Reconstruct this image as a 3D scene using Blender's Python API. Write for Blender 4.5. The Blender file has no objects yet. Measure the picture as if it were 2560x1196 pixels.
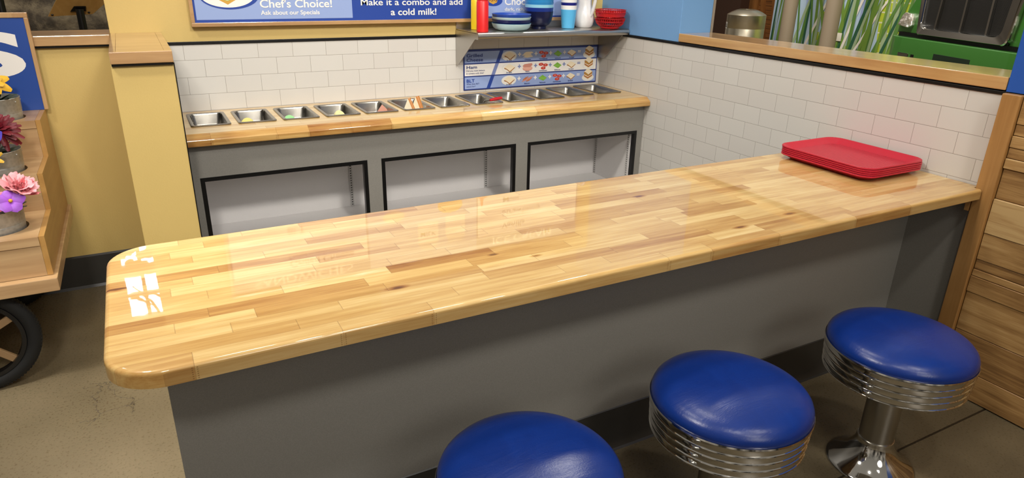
import bpy, bmesh, math, random
from mathutils import Vector, Matrix

SC = bpy.context.scene
COL = SC.collection
PI = math.pi

# ------------------------------------------------------------------ camera
cam_d = bpy.data.cameras.new('camera')
cam_d.sensor_width = 36.0
cam_d.lens = 1704.01 * 36.0 / 2560.0
cam_d.clip_start = 0.05
cam_d.clip_end = 100
cam = bpy.data.objects.new('camera', cam_d)
COL.objects.link(cam)
cam.matrix_world = (Matrix.Translation((-2.3925, -3.3622, 1.3795)) @ Matrix.Rotation(-0.4999, 4, 'Z')
                    @ Matrix.Rotation(1.1902, 4, 'X') @ Matrix.Rotation(0.0218, 4, 'Z'))
SC.camera = cam

# ------------------------------------------------------------------ view, world, lamps
SC.view_settings.view_transform = 'Standard'
SC.view_settings.look = 'None'
SC.view_settings.gamma = 1.0
SC.view_settings.use_curve_mapping = False
SC.view_settings.exposure = 0.0

W = bpy.data.worlds.new('hall_ambience')
SC.world = W
W.use_nodes = True
wn = W.node_tree.nodes
wl = W.node_tree.links
wbg = wn['Background']
wtc = wn.new('ShaderNodeTexCoord')
wsep = wn.new('ShaderNodeSeparateXYZ')
wl.new(wtc.outputs['Generated'], wsep.inputs[0])
wr = wn.new('ShaderNodeValToRGB')
wl.new(wsep.outputs['Z'], wr.inputs[0])
e = wr.color_ramp.elements
e[0].position = 0.0; e[0].color = (0.16, 0.13, 0.10, 1)
e[1].position = 1.0; e[1].color = (0.50, 0.46, 0.40, 1)
x = e.new(0.10); x.color = (0.34, 0.30, 0.25, 1)
x = e.new(0.45); x.color = (0.40, 0.37, 0.32, 1)
wno = wn.new('ShaderNodeTexNoise')
wmp = wn.new('ShaderNodeMapping')
wmp.inputs['Scale'].default_value = (1.0, 1.0, 0.45)
wl.new(wtc.outputs['Generated'], wmp.inputs['Vector'])
wl.new(wmp.outputs[0], wno.inputs['Vector'])
wno.inputs['Scale'].default_value = 4.5
wno.inputs['Detail'].default_value = 3.0
wnr = wn.new('ShaderNodeValToRGB')
wl.new(wno.outputs['Fac'], wnr.inputs[0])
wnr.color_ramp.elements[0].position = 0.40; wnr.color_ramp.elements[0].color = (0.15, 0.15, 0.15, 1)
wnr.color_ramp.elements[1].position = 0.62; wnr.color_ramp.elements[1].color = (2.1, 2.1, 2.1, 1)
wfa = wn.new('ShaderNodeMapRange')
wl.new(wsep.outputs['Z'], wfa.inputs['Value'])
wfa.inputs['From Min'].default_value = 0.25; wfa.inputs['From Max'].default_value = 0.55
wfa.inputs['To Min'].default_value = 1.0; wfa.inputs['To Max'].default_value = 0.0
wmx = wn.new('ShaderNodeMix'); wmx.data_type = 'RGBA'; wmx.blend_type = 'MULTIPLY'
wl.new(wfa.outputs[0], wmx.inputs[0]); wl.new(wr.outputs[0], wmx.inputs[6]); wl.new(wnr.outputs[0], wmx.inputs[7])
wl.new(wmx.outputs[2], wbg.inputs['Color'])
wbg.inputs['Strength'].default_value = 0.6


def lamp(name, loc, target, size, power, color=(1.0, 0.93, 0.82), size_y=None, spread=None):
    d = bpy.data.lights.new(name, 'AREA')
    d.energy = power
    d.color = color
    d.shape = 'RECTANGLE' if size_y else 'DISK'
    d.size = size
    if size_y:
        d.size_y = size_y
    if spread:
        d.spread = spread
    o = bpy.data.objects.new(name, d)
    COL.objects.link(o)
    o.location = loc
    o.rotation_euler = (Vector(target) - Vector(loc)).to_track_quat('-Z', 'Y').to_euler()
    return o


WARM = (1.0, 0.955, 0.89)
rad = math.radians
lamp('lamp_or_fill', (-2.1, -1.25, 3.5), (-2.0, -1.3, 0.5), 0.35, 15, WARM)
lamp('lamp_or_fill', (-0.9, -1.25, 3.5), (-0.9, -1.3, 0.5), 0.35, 13.5, WARM)
lamp('lamp_or_fill', (-1.2, -4.9, 3.6), (-0.9, -0.3, 0.95), 0.5, 11.5, WARM, spread=rad(54))
lamp('lamp_or_fill', (-3.0, -4.9, 3.6), (-2.3, -0.2, 0.85), 0.5, 8.5, WARM, spread=rad(54))
lamp('lamp_or_fill', (-3.4, -1.9, 3.4), (-0.8, -1.2, 0.7), 0.4, 19, WARM, spread=rad(95))
lamp('lamp_or_fill', (-1.75, -3.45, 3.3), (-1.5, -2.4, 0.4), 0.18, 12, WARM)
lamp('lamp_or_fill', (-0.55, -3.45, 3.3), (-0.8, -2.4, 0.4), 0.18, 12, WARM)
lamp('lamp_or_fill', (-1.6, -6.2, 2.7), (-1.3, -2.0, 0.4), 1.4, 30, WARM)  # wide unseen fill, added to brighten the counter's front panel
lamp('lamp_or_fill', (-3.25, -1.6, 3.5), (-2.72, -1.45, 0.0), 0.3, 5, WARM, spread=rad(40))  # narrow unseen fill, added to brighten the floor at the counter's left end
lamp('lamp_or_fill', (0.80, 0.30, 3.9), (-0.9, -0.9, 0.7), 0.30, 34, WARM)
lamp('lamp_or_fill', (3.2, 0.6, 4.0), (5.2, 1.5, 0.6), 0.6, 170, WARM)  # unseen light added so the truck is lit
lamp('lamp_or_fill', (4.2, 3.6, 4.0), (6.6, 3.6, 0.6), 0.6, 80, WARM)  # unseen light added for the mural wall and the bin
lamp('lamp_or_fill', (-3.4, 0.9, 3.6), (-2.8, 2.2, 0.9), 0.4, 26, WARM)

# ------------------------------------------------------------------ small helpers


def lin(r, g, b):
    def f(c):
        c = c / 255.0
        return c / 12.92 if c <= 0.04045 else ((c + 0.055) / 1.055) ** 2.4
    return (f(r), f(g), f(b), 1.0)


class NT:
    """a material with short ways to add nodes"""

    def __init__(s, name):
        s.m = bpy.data.materials.new(name)
        s.m.use_nodes = True
        s.t = s.m.node_tree
        s.b = s.t.nodes['Principled BSDF']

    def node(s, kind, **kw):
        n = s.t.nodes.new('ShaderNode' + kind)
        for k, v in kw.items():
            setattr(n, k, v)
        return n

    def put(s, sock, v):
        if hasattr(v, 'is_linked') or hasattr(v, 'links'):
            s.t.links.new(v, sock)
        else:
            sock.default_value = v

    def math(s, op, a, b=None, c=None, clamp=False):
        n = s.node('Math', operation=op)
        n.use_clamp = clamp
        s.put(n.inputs[0], a)
        if b is not None:
            s.put(n.inputs[1], b)
        if c is not None:
            s.put(n.inputs[2], c)
        return n.outputs[0]

    def obj(s):
        return s.node('TexCoord').outputs['Object']

    def pos(s):
        return s.node('NewGeometry').outputs['Position']

    def mapping(s, vec, scale=(1, 1, 1), loc=(0, 0, 0), rot=(0, 0, 0)):
        n = s.node('Mapping')
        s.put(n.inputs['Vector'], vec)
        n.inputs['Scale'].default_value = scale
        n.inputs['Location'].default_value = loc
        n.inputs['Rotation'].default_value = rot
        return n.outputs[0]

    def noise(s, vec, scale=5, detail=4, rough=0.5, dist=0.0, out='Fac'):
        n = s.node('TexNoise')
        s.put(n.inputs['Vector'], vec)
        n.inputs['Scale'].default_value = scale
        n.inputs['Detail'].default_value = detail
        n.inputs['Roughness'].default_value = rough
        n.inputs['Distortion'].default_value = dist
        return n.outputs[out]

    def ramp(s, fac, stops):
        n = s.node('ValToRGB')
        s.put(n.inputs[0], fac)
        el = n.color_ramp.elements
        el[0].position, el[0].color = stops[0]
        el[1].position, el[1].color = stops[-1]
        for p, c in stops[1:-1]:
            x = el.new(p)
            x.color = c
        return n.outputs[0]

    def mix(s, fac, a, b, mode='MIX'):
        n = s.node('Mix', data_type='RGBA', blend_type=mode)
        s.put(n.inputs[0], fac)
        s.put(n.inputs[6], a)
        s.put(n.inputs[7], b)
        return n.outputs[2]

    def bump(s, h, strength=0.1, dist=0.01, to='Normal'):
        n = s.node('Bump')
        n.inputs['Strength'].default_value = strength
        n.inputs['Distance'].default_value = dist
        s.put(n.inputs['Height'], h)
        s.t.links.new(n.outputs[0], s.b.inputs[to])

    def set(s, **kw):
        for k, v in kw.items():
            s.put(s.b.inputs[k.replace('_', ' ')], v)
        return s


def plain(name, rgb, rough=0.5, metal=0.0, bump=0.0, bscale=200, coat=0.0, spec=0.5, var=0.0, vscale=4):
    t = NT(name)
    c = lin(*rgb)
    if var:
        f = t.noise(t.obj(), vscale, 5, 0.6)
        lo = tuple(v * (1 - var) for v in c[:3]) + (1,)
        hi = tuple(min(1, v * (1 + var)) for v in c[:3]) + (1,)
        t.set(Base_Color=t.ramp(f, [(0.3, lo), (0.7, hi)]))
    else:
        t.set(Base_Color=c)
    t.set(Roughness=rough, Metallic=metal)
    t.b.inputs['Specular IOR Level'].default_value = spec
    if coat:
        t.set(Coat_Weight=coat, Coat_Roughness=0.05)
    if bump:
        t.bump(t.noise(t.obj(), bscale, 3, 0.6), bump, 0.002)
    return t.m


def wood(name, c1, c2, axis=0, rough=0.4, coat=0.25, stretch=1.0):
    """plain lumber: grain stretched along one axis"""
    t = NT(name)
    sc = [38 * stretch] * 3
    sc[axis] = 2.2 * stretch
    v = t.mapping(t.obj(), tuple(sc))
    wob = t.noise(t.mapping(t.obj(), (3, 3, 3)), 2.0, 2, 0.5)
    f1 = t.noise(v, 1.0, 6, 0.62, 0.6)
    sc2 = [9 * stretch] * 3
    sc2[axis] = 0.9 * stretch
    f2 = t.noise(t.mapping(t.obj(), tuple(sc2), (3.1, 7.7, 1.3)), 1.0, 3, 0.5, 1.2)
    f = t.math('ADD', t.math('MULTIPLY', f1, 0.5), t.math('MULTIPLY', f2, 0.5))
    f = t.math('ADD', f, t.math('MULTIPLY', t.math('SUBTRACT', wob, 0.5), 0.25))
    t.set(Base_Color=t.ramp(f, [(0.34, lin(*c2)), (0.5, lin(*[(a + b) / 2 for a, b in zip(c1, c2)])), (0.66, lin(*c1))]),
          Roughness=rough)
    if coat:
        t.set(Coat_Weight=coat, Coat_Roughness=0.12)
    t.bump(f1, 0.05, 0.002)
    return t.m


def stave_wood(name, axis, stops, rough, coat, coat_rough, knots=(), line=0.0007, grain=1.0, wave=0.0, finger=False):
    """lumber whose boards carry their own tone in the corner attribute 'stave' (tone, random, random)
    and the distances to the board's ends and sides in 'board_edge'"""
    t = NT(name)
    at = t.node('Attribute', attribute_name='stave')
    sep = t.node('SeparateColor')
    t.t.links.new(at.outputs['Color'], sep.inputs[0])
    tone, rnd, rnd2 = sep.outputs[0], sep.outputs[1], sep.outputs[2]
    p = t.pos()
    cmb = t.node('CombineXYZ')
    for i in range(3):
        t.put(cmb.inputs[i], t.math('MULTIPLY', (rnd, rnd2, rnd)[i], 37.0))
    add = t.node('VectorMath', operation='ADD')
    t.t.links.new(p, add.inputs[0])
    t.t.links.new(cmb.outputs[0], add.inputs[1])
    q = add.outputs[0]
    s1 = [95.0] * 3; s1[axis] = 3.5
    s2 = [26.0] * 3; s2[axis] = 2.4
    s3 = [7.0] * 3; s3[axis] = 3.0
    f1 = t.noise(t.mapping(q, tuple(s1)), 1.0, 5, 0.65, 0.4)
    f2 = t.noise(t.mapping(q, tuple(s2)), 1.0, 4, 0.55, 1.4)
    f3 = t.noise(t.mapping(q, tuple(s3)), 1.0, 3, 0.5, 0.8)
    f0 = t.noise(t.mapping(q, tuple(v_ * 3.2 for v_ in s1)), 1.0, 4, 0.7)
    d1 = t.math('ADD', t.math('MULTIPLY', t.math('SUBTRACT', f1, 0.5), 0.55 * grain), t.math('MULTIPLY', t.math('SUBTRACT', f0, 0.5), 0.30 * grain))
    d2 = t.math('MULTIPLY', t.math('SUBTRACT', f2, 0.5), 0.62 * grain)
    d3 = t.math('MULTIPLY', t.math('SUBTRACT', f3, 0.5), 0.40 * grain)
    v = t.math('ADD', t.math('ADD', tone, d1), t.math('ADD', d2, d3))
    sp = t.node('SeparateXYZ')
    t.t.links.new(p, sp.inputs[0])
    for (kx, ky, r) in knots:
        dx = t.math('DIVIDE', t.math('SUBTRACT', sp.outputs[0], kx), r * 2.6)
        dy = t.math('DIVIDE', t.math('SUBTRACT', sp.outputs[1], ky), r)
        dd = t.math('SQRT', t.math('ADD', t.math('MULTIPLY', dx, dx), t.math('MULTIPLY', dy, dy)))
        dd = t.math('ADD', dd, t.math('MULTIPLY', t.math('SUBTRACT', f2, 0.5), 0.9))
        k = t.math('SUBTRACT', 1.0, dd, clamp=True)
        v = t.math('ADD', v, t.math('MULTIPLY', k, 0.75))
    col = t.ramp(v, stops)
    a2 = t.node('Attribute', attribute_name='board_edge')
    s4 = t.node('SeparateColor')
    t.t.links.new(a2.outputs['Color'], s4.inputs[0])
    ends = t.math('ABSOLUTE', t.math('MINIMUM', s4.outputs[0], s4.outputs[1]))
    sides = t.math('ABSOLUTE', t.math('MINIMUM', s4.outputs[2], a2.outputs['Alpha']))
    le = t.math('LESS_THAN', ends, line)
    ls = t.math('MULTIPLY', t.math('LESS_THAN', sides, line * 0.7), 0.28)
    fac = t.math('MAXIMUM', t.math('MULTIPLY', le, 0.40), ls)
    if finger:
        # finger joints show as two rows of dots on the narrow face
        g = t.node('NewGeometry')
        ns = t.node('SeparateXYZ')
        t.t.links.new(g.outputs['Normal'], ns.inputs[0])
        side = t.math('LESS_THAN', ns.outputs[2], 0.4)
        saw = t.math('SINE', t.math('MULTIPLY', sp.outputs[2], 2 * PI / 0.0042))
        dots = t.math('GREATER_THAN', saw, 0.25)
        near = t.math('MULTIPLY', t.math('LESS_THAN', ends, 0.0055), t.math('GREATER_THAN', ends, 0.003))
        fac = t.math('MAXIMUM', fac, t.math('MULTIPLY', t.math('MULTIPLY', side, dots), t.math('MULTIPLY', near, 0.7)))
    col = t.mix(fac, col, lin(96, 58, 26))
    t.set(Base_Color=col, Roughness=rough)
    t.b.inputs['Specular IOR Level'].default_value = 0.25
    if coat:
        t.set(Coat_Weight=coat, Coat_Roughness=coat_rough)
        if wave:
            h = t.noise(p, 22, 2, 0.5)
            t.bump(h, wave, 0.004, 'Coat Normal')
    return t.m


# ------------------------------------------------------------------ mesh builder
ORG = {}


class MB:
    def __init__(s):
        s.bm = bmesh.new()
        s.mi = 0
        s.M = None

    def _done(s, verts):
        if s.M is not None:
            for v in verts:
                v.co = s.M @ v.co
        fs = set()
        for v in verts:
            for f in v.link_faces:
                fs.add(f)
        for f in fs:
            f.material_index = s.mi

    def faces(s, vs, fs):
        bv = [s.bm.verts.new(v) for v in vs]
        for f in fs:
            try:
                s.bm.faces.new([bv[i] for i in f])
            except ValueError:
                pass
        s._done(bv)
        return bv

    def quad(s, *pts):
        s.faces(pts, [tuple(range(len(pts)))])

    def box(s, x0, x1, y0, y1, z0, z1, bev=0.0, seg=2):
        vs = [(x, y, z) for x in (x0, x1) for y in (y0, y1) for z in (z0, z1)]
        fs = [(0, 1, 3, 2), (4, 6, 7, 5), (0, 4, 5, 1), (2, 3, 7, 6), (0, 2, 6, 4), (1, 5, 7, 3)]
        s._solid(vs, fs, bev, seg)

    def _solid(s, vs, fs, bev, seg):
        if not bev:
            s.faces(vs, fs)
            return
        t = bmesh.new()
        bv = [t.verts.new(v) for v in vs]
        for f in fs:
            t.faces.new([bv[i] for i in f])
        bmesh.ops.recalc_face_normals(t, faces=t.faces[:])
        bmesh.ops.bevel(t, geom=t.edges[:], offset=bev, segments=seg, profile=0.6, affect='EDGES', clamp_overlap=True)
        t.verts.index_update()
        s.faces([v.co.copy() for v in t.verts], [tuple(v.index for v in f.verts) for f in t.faces])
        t.free()

    def prism(s, poly, axis, a0, a1, bev=0.0, seg=2):
        def P(p, a):
            return {'x': (a, p[0], p[1]), 'y': (p[0], a, p[1]), 'z': (p[0], p[1], a)}[axis]
        n = len(poly)
        vs = [P(p, a0) for p in poly] + [P(p, a1) for p in poly]
        fs = [tuple(range(n))[::-1], tuple(range(n, 2 * n))] + [(i, (i + 1) % n, n + (i + 1) % n, n + i) for i in range(n)]
        s._solid(vs, fs, bev, seg)

    def loft(s, rings, cap0=True, cap1=True, closed=False):
        n = len(rings[0])
        vs = [p for r in rings for p in r]
        fs = []
        m = len(rings)
        for k in range(m if closed else m - 1):
            a, b = k * n, ((k + 1) % m) * n
            for i in range(n):
                j = (i + 1) % n
                fs.append((a + i, a + j, b + j, b + i))
        if cap0 and not closed:
            fs.append(tuple(range(n))[::-1])
        if cap1 and not closed:
            fs.append(tuple(range((m - 1) * n, m * n)))
        s.faces(vs, fs)

    def lathe(s, prof, c=(0, 0, 0), n=48, axis='z', cap0=True, cap1=True, closed=False):
        rings = []
        for r, h in prof:
            ring = []
            for i in range(n):
                a = 2 * PI * i / n
                u, v = r * math.cos(a), r * math.sin(a)
                p = {'z': (u, v, h), 'y': (u, h, v), 'x': (h, u, v)}[axis]
                ring.append((c[0] + p[0], c[1] + p[1], c[2] + p[2]))
            rings.append(ring)
        s.loft(rings, cap0, cap1, closed)

    def tube(s, pts, r, n=10):
        pts = [Vector(p) for p in pts]
        rr = r if isinstance(r, (list, tuple)) else [r] * len(pts)
        rings = []
        up = Vector((0.13, 0.21, 0.97))
        for i, p in enumerate(pts):
            d = (pts[min(i + 1, len(pts) - 1)] - pts[max(i - 1, 0)]).normalized()
            a = d.cross(up)
            if a.length < 1e-4:
                a = d.cross(Vector((1, 0, 0)))
            a.normalize()
            b = d.cross(a)
            rings.append([tuple(p + a * rr[i] * math.cos(2 * PI * k / n) + b * rr[i] * math.sin(2 * PI * k / n)) for k in range(n)])
        s.loft(rings)

    def ball(s, c, rx, ry=None, rz=None, n=20, m=12):
        ry = ry or rx
        rz = rz or rx
        rings = []
        for k in range(1, m):
            t = PI * k / m
            rings.append([(c[0] + rx * math.sin(t) * math.cos(2 * PI * i / n), c[1] + ry * math.sin(t) * math.sin(2 * PI * i / n),
                           c[2] - rz * math.cos(t)) for i in range(n)])
        s.loft(rings)

    def build(s, name, mats, parent=None, smooth=None, org=None, kind=None, recalc=True, flat=False):
        o0 = Vector(org) if org is not None else (ORG[parent.name] if parent is not None else Vector((0, 0, 0)))
        bm = s.bm
        if recalc:
            bmesh.ops.recalc_face_normals(bm, faces=bm.faces[:])
        if o0.length:
            bmesh.ops.translate(bm, verts=bm.verts[:], vec=-o0)
        if smooth is not None:
            th = math.radians(smooth)
            for f in bm.faces:
                f.smooth = True
            for ed in bm.edges:
                if len(ed.link_faces) == 2 and ed.calc_face_angle(0) > th:
                    ed.smooth = False
        if flat:
            for f in bm.faces:
                if max(abs(c_) for c_ in f.normal) > 0.9995:
                    f.smooth = False
                    for ed in f.edges:
                        ed.smooth = False
        me = bpy.data.meshes.new(name)
        bm.to_mesh(me)
        bm.free()
        for m in (mats if isinstance(mats, (list, tuple)) else [mats]):
            me.materials.append(m)
        o = bpy.data.objects.new(name, me)
        COL.objects.link(o)
        if parent is not None:
            o.parent = parent
            ORG[o.name] = ORG[parent.name].copy()
        else:
            o.location = o0
            ORG[o.name] = o0.copy()
        if kind:
            o['kind'] = kind
        return o


def tag(o, label, cat, group=None):
    o['label'] = label
    o['category'] = cat
    if group:
        o['group'] = group
    return o


def thing(name, label, cat, loc=(0, 0, 0), group=None, rz=0.0):
    o = bpy.data.objects.new(name, None)
    COL.objects.link(o)
    o.empty_display_size = 0.1
    o.location = loc
    o.rotation_euler = (0, 0, rz)
    ORG[o.name] = Vector(loc) if rz == 0 else Vector((0, 0, 0))
    return tag(o, label, cat, group)


def dup(o, loc, label=None, group=None, rz=0.0):
    def rec(src, par):
        c = src.copy()
        COL.objects.link(c)
        c.parent = par
        for ch in list(src.children):
            rec(ch, c)
        return c
    r = rec(o, None)
    r.location = loc
    r.rotation_euler = (0, 0, rz)
    if label:
        r['label'] = label
    if group:
        r['group'] = group
    return r


_TC = {}


def _glyphs(txt, bold):
    key = (txt, bold)
    if key not in _TC:
        cu = bpy.data.curves.new('t', 'FONT')
        cu.body = txt
        cu.size = 1.0
        cu.offset = bold
        cu.resolution_u = 8
        ob = bpy.data.objects.new('t', cu)
        COL.objects.link(ob)
        bpy.context.view_layer.update()
        ev = ob.evaluated_get(bpy.context.evaluated_depsgraph_get())
        me = ev.to_mesh()
        _TC[key] = ([v.co.copy() for v in me.vertices], [tuple(p.vertices) for p in me.polygons])
        ev.to_mesh_clear()
        bpy.data.objects.remove(ob)
        bpy.data.curves.remove(cu)
    return _TC[key]


def text(mb, txt, org, u, v, cap, width=None, bold=0.02, fn=None):
    vs, fs = _glyphs(txt, bold)
    hv, _ = _glyphs('H', bold)
    H = max(p.y for p in hv) - min(p.y for p in hv)
    x0 = min(p.x for p in vs)
    x1 = max(p.x for p in vs)
    sy = cap / H
    sx = width / (x1 - x0) if width else sy
    u = Vector(u); v = Vector(v); org = Vector(org)
    if fn:
        pts = [fn((p.x - x0) * sx, p.y * sy) for p in vs]
    else:
        pts = [tuple(org + u * ((p.x - x0) * sx) + v * (p.y * sy)) for p in vs]
    mb.faces(pts, fs)


def rrect(cx, cy, w, d, r, z, n=5):
    pts = []
    for (sx, sy, a0) in ((1, 1, 0), (-1, 1, 90), (-1, -1, 180), (1, -1, 270)):
        ox, oy = cx + sx * (w / 2 - r), cy + sy * (d / 2 - r)
        for i in range(n + 1):
            a = math.radians(a0 + 90.0 * i / n)
            pts.append((ox + r * math.cos(a), oy + r * math.sin(a), z))
    return pts


# ------------------------------------------------------------------ materials
M = {}
M['yellow'] = plain('yellow_paint', (206, 178, 108), 0.55, bump=0.25, bscale=140, var=0.03, vscale=1.5)
M['blue_light'] = plain('light_blue_paint', (114, 160, 208), 0.5, bump=0.15, bscale=160)
M['blue_royal'] = plain('royal_blue_paint', (26, 82, 170), 0.45, bump=0.1, bscale=160)
M['grey_lam'] = plain('grey_laminate', (130, 127, 120), 0.42, bump=0.06, bscale=600, var=0.10, vscale=420)
M['white_lam'] = plain('pale_grey_laminate', (214, 211, 209), 0.4, var=0.03, vscale=300)
M['black'] = plain('black_trim', (5, 5, 6), 0.35)
M['base_rubber'] = plain('dark_rubber_base', (52, 50, 46), 0.38, var=0.12, vscale=6)
M['chrome'] = plain('chrome', (205, 203, 198), 0.06, 1.0)
M['steel'] = plain('brushed_steel', (170, 166, 158), 0.28, 1.0, bump=0.05, bscale=90)
M['pan_steel'] = plain('pan_steel', (150, 146, 138), 0.27, 1.0, bump=0.04, bscale=60)
M['shelf_steel'] = plain('shelf_steel', (180, 176, 170), 0.34, 1.0, bump=0.05, bscale=70)
M['maple'] = wood('maple_sill', (204, 164, 108), (176, 132, 80), 1, 0.3, 0.9)
M['maple_x'] = wood('maple_lumber', (198, 160, 112), (158, 120, 80), 0, 0.3, 0.8)
M['maple_z'] = wood('maple_upright', (200, 164, 116), (166, 126, 84), 2, 0.4, 0.35)
M['post'] = wood('fir_post', (186, 140, 82), (146, 102, 52), 2, 0.4, 0.3)
M['cart'] = wood('cart_maple', (198, 164, 120), (166, 130, 90), 0, 0.4, 0.35)
M['cart_side'] = wood('cart_plywood', (190, 146, 82), (166, 122, 62), 1, 0.45, 0.25, 0.6)
M['red_tray'] = None


def tile_mat():
    t = NT('white_wall_tile')
    p = t.pos()
    sp = t.node('SeparateXYZ')
    t.t.links.new(p, sp.inputs[0])
    g = t.node('NewGeometry')
    ns = t.node('SeparateXYZ')
    t.t.links.new(g.outputs['Normal'], ns.inputs[0])
    onx = t.math('GREATER_THAN', t.math('ABSOLUTE', ns.outputs[0]), 0.7)
    ua = t.math('SUBTRACT', sp.outputs[0], -2.1256 + 20 * 0.154 * -1)
    ub = t.math('SUBTRACT', sp.outputs[1], -0.624 - 20 * 0.154)
    mx = t.node('Mix', data_type='FLOAT')
    t.put(mx.inputs[0], onx); t.put(mx.inputs[2], ua); t.put(mx.inputs[3], ub)
    u = t.math('DIVIDE', mx.outputs[0], 0.154)
    v = t.math('ADD', t.math('DIVIDE', t.math('SUBTRACT', 0.9689, sp.outputs[2]), 0.0745), 20.0)
    row = t.math('FLOOR', v)
    u2 = t.math('ADD', u, t.math('MULTIPLY', t.math('MODULO', row, 2.0), 0.5))
    fu = t.math('FRACT', u2)
    fv = t.math('FRACT', v)
    du = t.math('MULTIPLY', t.math('MINIMUM', fu, t.math('SUBTRACT', 1.0, fu)), 0.154)
    dv = t.math('MULTIPLY', t.math('MINIMUM', fv, t.math('SUBTRACT', 1.0, fv)), 0.0745)
    d = t.math('MINIMUM', du, dv)
    ln = t.math('LESS_THAN', d, 0.0007)
    wn_ = t.node('TexWhiteNoise', noise_dimensions='2D')
    cb = t.node('CombineXYZ')
    t.put(cb.inputs[0], t.math('FLOOR', u2)); t.put(cb.inputs[1], row)
    t.t.links.new(cb.outputs[0], wn_.inputs['Vector'])
    base = t.mix(wn_.outputs['Value'], lin(208, 205, 198), lin(205, 201, 194))
    t.set(Base_Color=t.mix(t.math('MULTIPLY', ln, 0.8), base, lin(120, 112, 100)), Roughness=0.33)
    t.bump(t.math('SMOOTH_MIN', d, 0.002, 0.001), 0.25, 0.5)
    return t.m


M['tile'] = tile_mat()


def floor_mat():
    t = NT('polished_concrete')
    p = t.pos()
    n1 = t.noise(p, 1.6, 6, 0.6)
    n2 = t.noise(p, 130, 4, 0.65)
    f = t.math('ADD', t.math('MULTIPLY', n1, 0.72), t.math('MULTIPLY', n2, 0.28))
    col = t.ramp(f, [(0.35, lin(92, 81, 61)), (0.5, lin(108, 96, 73)), (0.66, lin(128, 114, 88))])
    vo = t.node('TexVoronoi', feature='DISTANCE_TO_EDGE')
    t.put(vo.inputs['Vector'], t.node('VectorMath', operation='ADD').outputs[0])
    va = vo.inputs['Vector'].links[0].from_node
    t.t.links.new(p, va.inputs[0])
    nz = t.noise(p, 9, 4, 0.6, out='Color')
    sc = t.node('VectorMath', operation='SCALE')
    t.t.links.new(nz, sc.inputs[0]); sc.inputs['Scale'].default_value = 0.12
    t.t.links.new(sc.outputs[0], va.inputs[1])
    vo.inputs['Scale'].default_value = 4.5
    crack = t.math('LESS_THAN', vo.outputs['Distance'], 0.006)
    msk = t.math('GREATER_THAN', t.noise(p, 2.3, 2, 0.5), 0.56)
    sp = t.node('SeparateXYZ')
    t.t.links.new(p, sp.inputs[0])
    left = t.math('LESS_THAN', sp.outputs[0], -2.3)
    crack = t.math('MULTIPLY', t.math('MULTIPLY', crack, msk), t.math('MULTIPLY', left, 0.7))
    jt = t.math('LESS_THAN', t.math('ABSOLUTE', t.math('ADD', sp.outputs[1], 2.419)), 0.0035)
    fac = t.math('MAXIMUM', crack, t.math('MULTIPLY', jt, 0.85))
    fl = t.math('GREATER_THAN', t.noise(p, 420, 2, 0.5), 0.76)
    col = t.mix(t.math('MULTIPLY', fl, 0.35), col, lin(170, 154, 124))
    t.set(Base_Color=t.mix(fac, col, lin(24, 19, 14)), Roughness=t.ramp(n2, [(0.3, (0.22,) * 3 + (1,)), (0.7, (0.42,) * 3 + (1,))]))
    t.bump(n2, 0.06, 0.003)
    return t.m


M['floor'] = floor_mat()

HC = 0.7357
XL, YF, YB = -2.525, -2.2241, -1.6004
TCK = 0.0366

TOP_STOPS = [(0.0, lin(220, 193, 136)), (0.3, lin(201, 165, 102)), (0.55, lin(180, 137, 76)), (0.8, lin(150, 100, 48)), (1.0, lin(102, 60, 28))]
KN = [(-1.975, -2.093, 0.012), (-1.106, -1.808, 0.012), (-0.806, -2.118, 0.012), (-1.71, -2.02, 0.007), (-2.505, -1.85, 0.012), (-1.02, -2.14, 0.012), (-1.62, -2.07, 0.008)]
M['top'] = stave_wood('butcher_block', 0, TOP_STOPS, 0.35, 1.0, 0.015, KN, wave=0.012, finger=True)
M['prep_top'] = stave_wood('butcher_block_prep', 0, TOP_STOPS, 0.35, 0.9, 0.06, (), wave=0.12, finger=True)
M['planks'] = stave_wood('fir_planks', 1, [(0.0, lin(196, 162, 110)), (0.3, lin(168, 130, 80)), (0.6, lin(136, 100, 58)), (1.0, lin(78, 54, 30))],
                         0.5, 0.15, 0.2, ((0, 0, 0.001),), line=0.0, grain=1.45)


def stave_attributes(me_obj, rows_y, joints, tone_of, axis=0, acr=1):
    """write 'stave' and 'board_edge' on the corners: each face knows which board it belongs to"""
    me = me_obj.data
    a = me.color_attributes.new('stave', 'FLOAT_COLOR', 'CORNER')
    b = me.color_attributes.new('board_edge', 'FLOAT_COLOR', 'CORNER')
    off = me_obj.location
    for poly in me.polygons:
        c = Vector(poly.center) + Vector(off)
        k = 0
        while k < len(rows_y) - 2 and c[acr] > rows_y[k + 1]:
            k += 1
        js = joints[k]
        i = 0
        while i < len(js) - 2 and c[axis] > js[i + 1]:
            i += 1
        tn, r1, r2 = tone_of(k, i)
        for li in poly.loop_indices:
            co = Vector(me.vertices[me.loops[li].vertex_index].co) + Vector(off)
            a.data[li].color = (tn, r1, r2, 1)
            b.data[li].color = (co[axis] - js[i], js[i + 1] - co[axis], co[acr] - rows_y[k], rows_y[k + 1] - co[acr])


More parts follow.
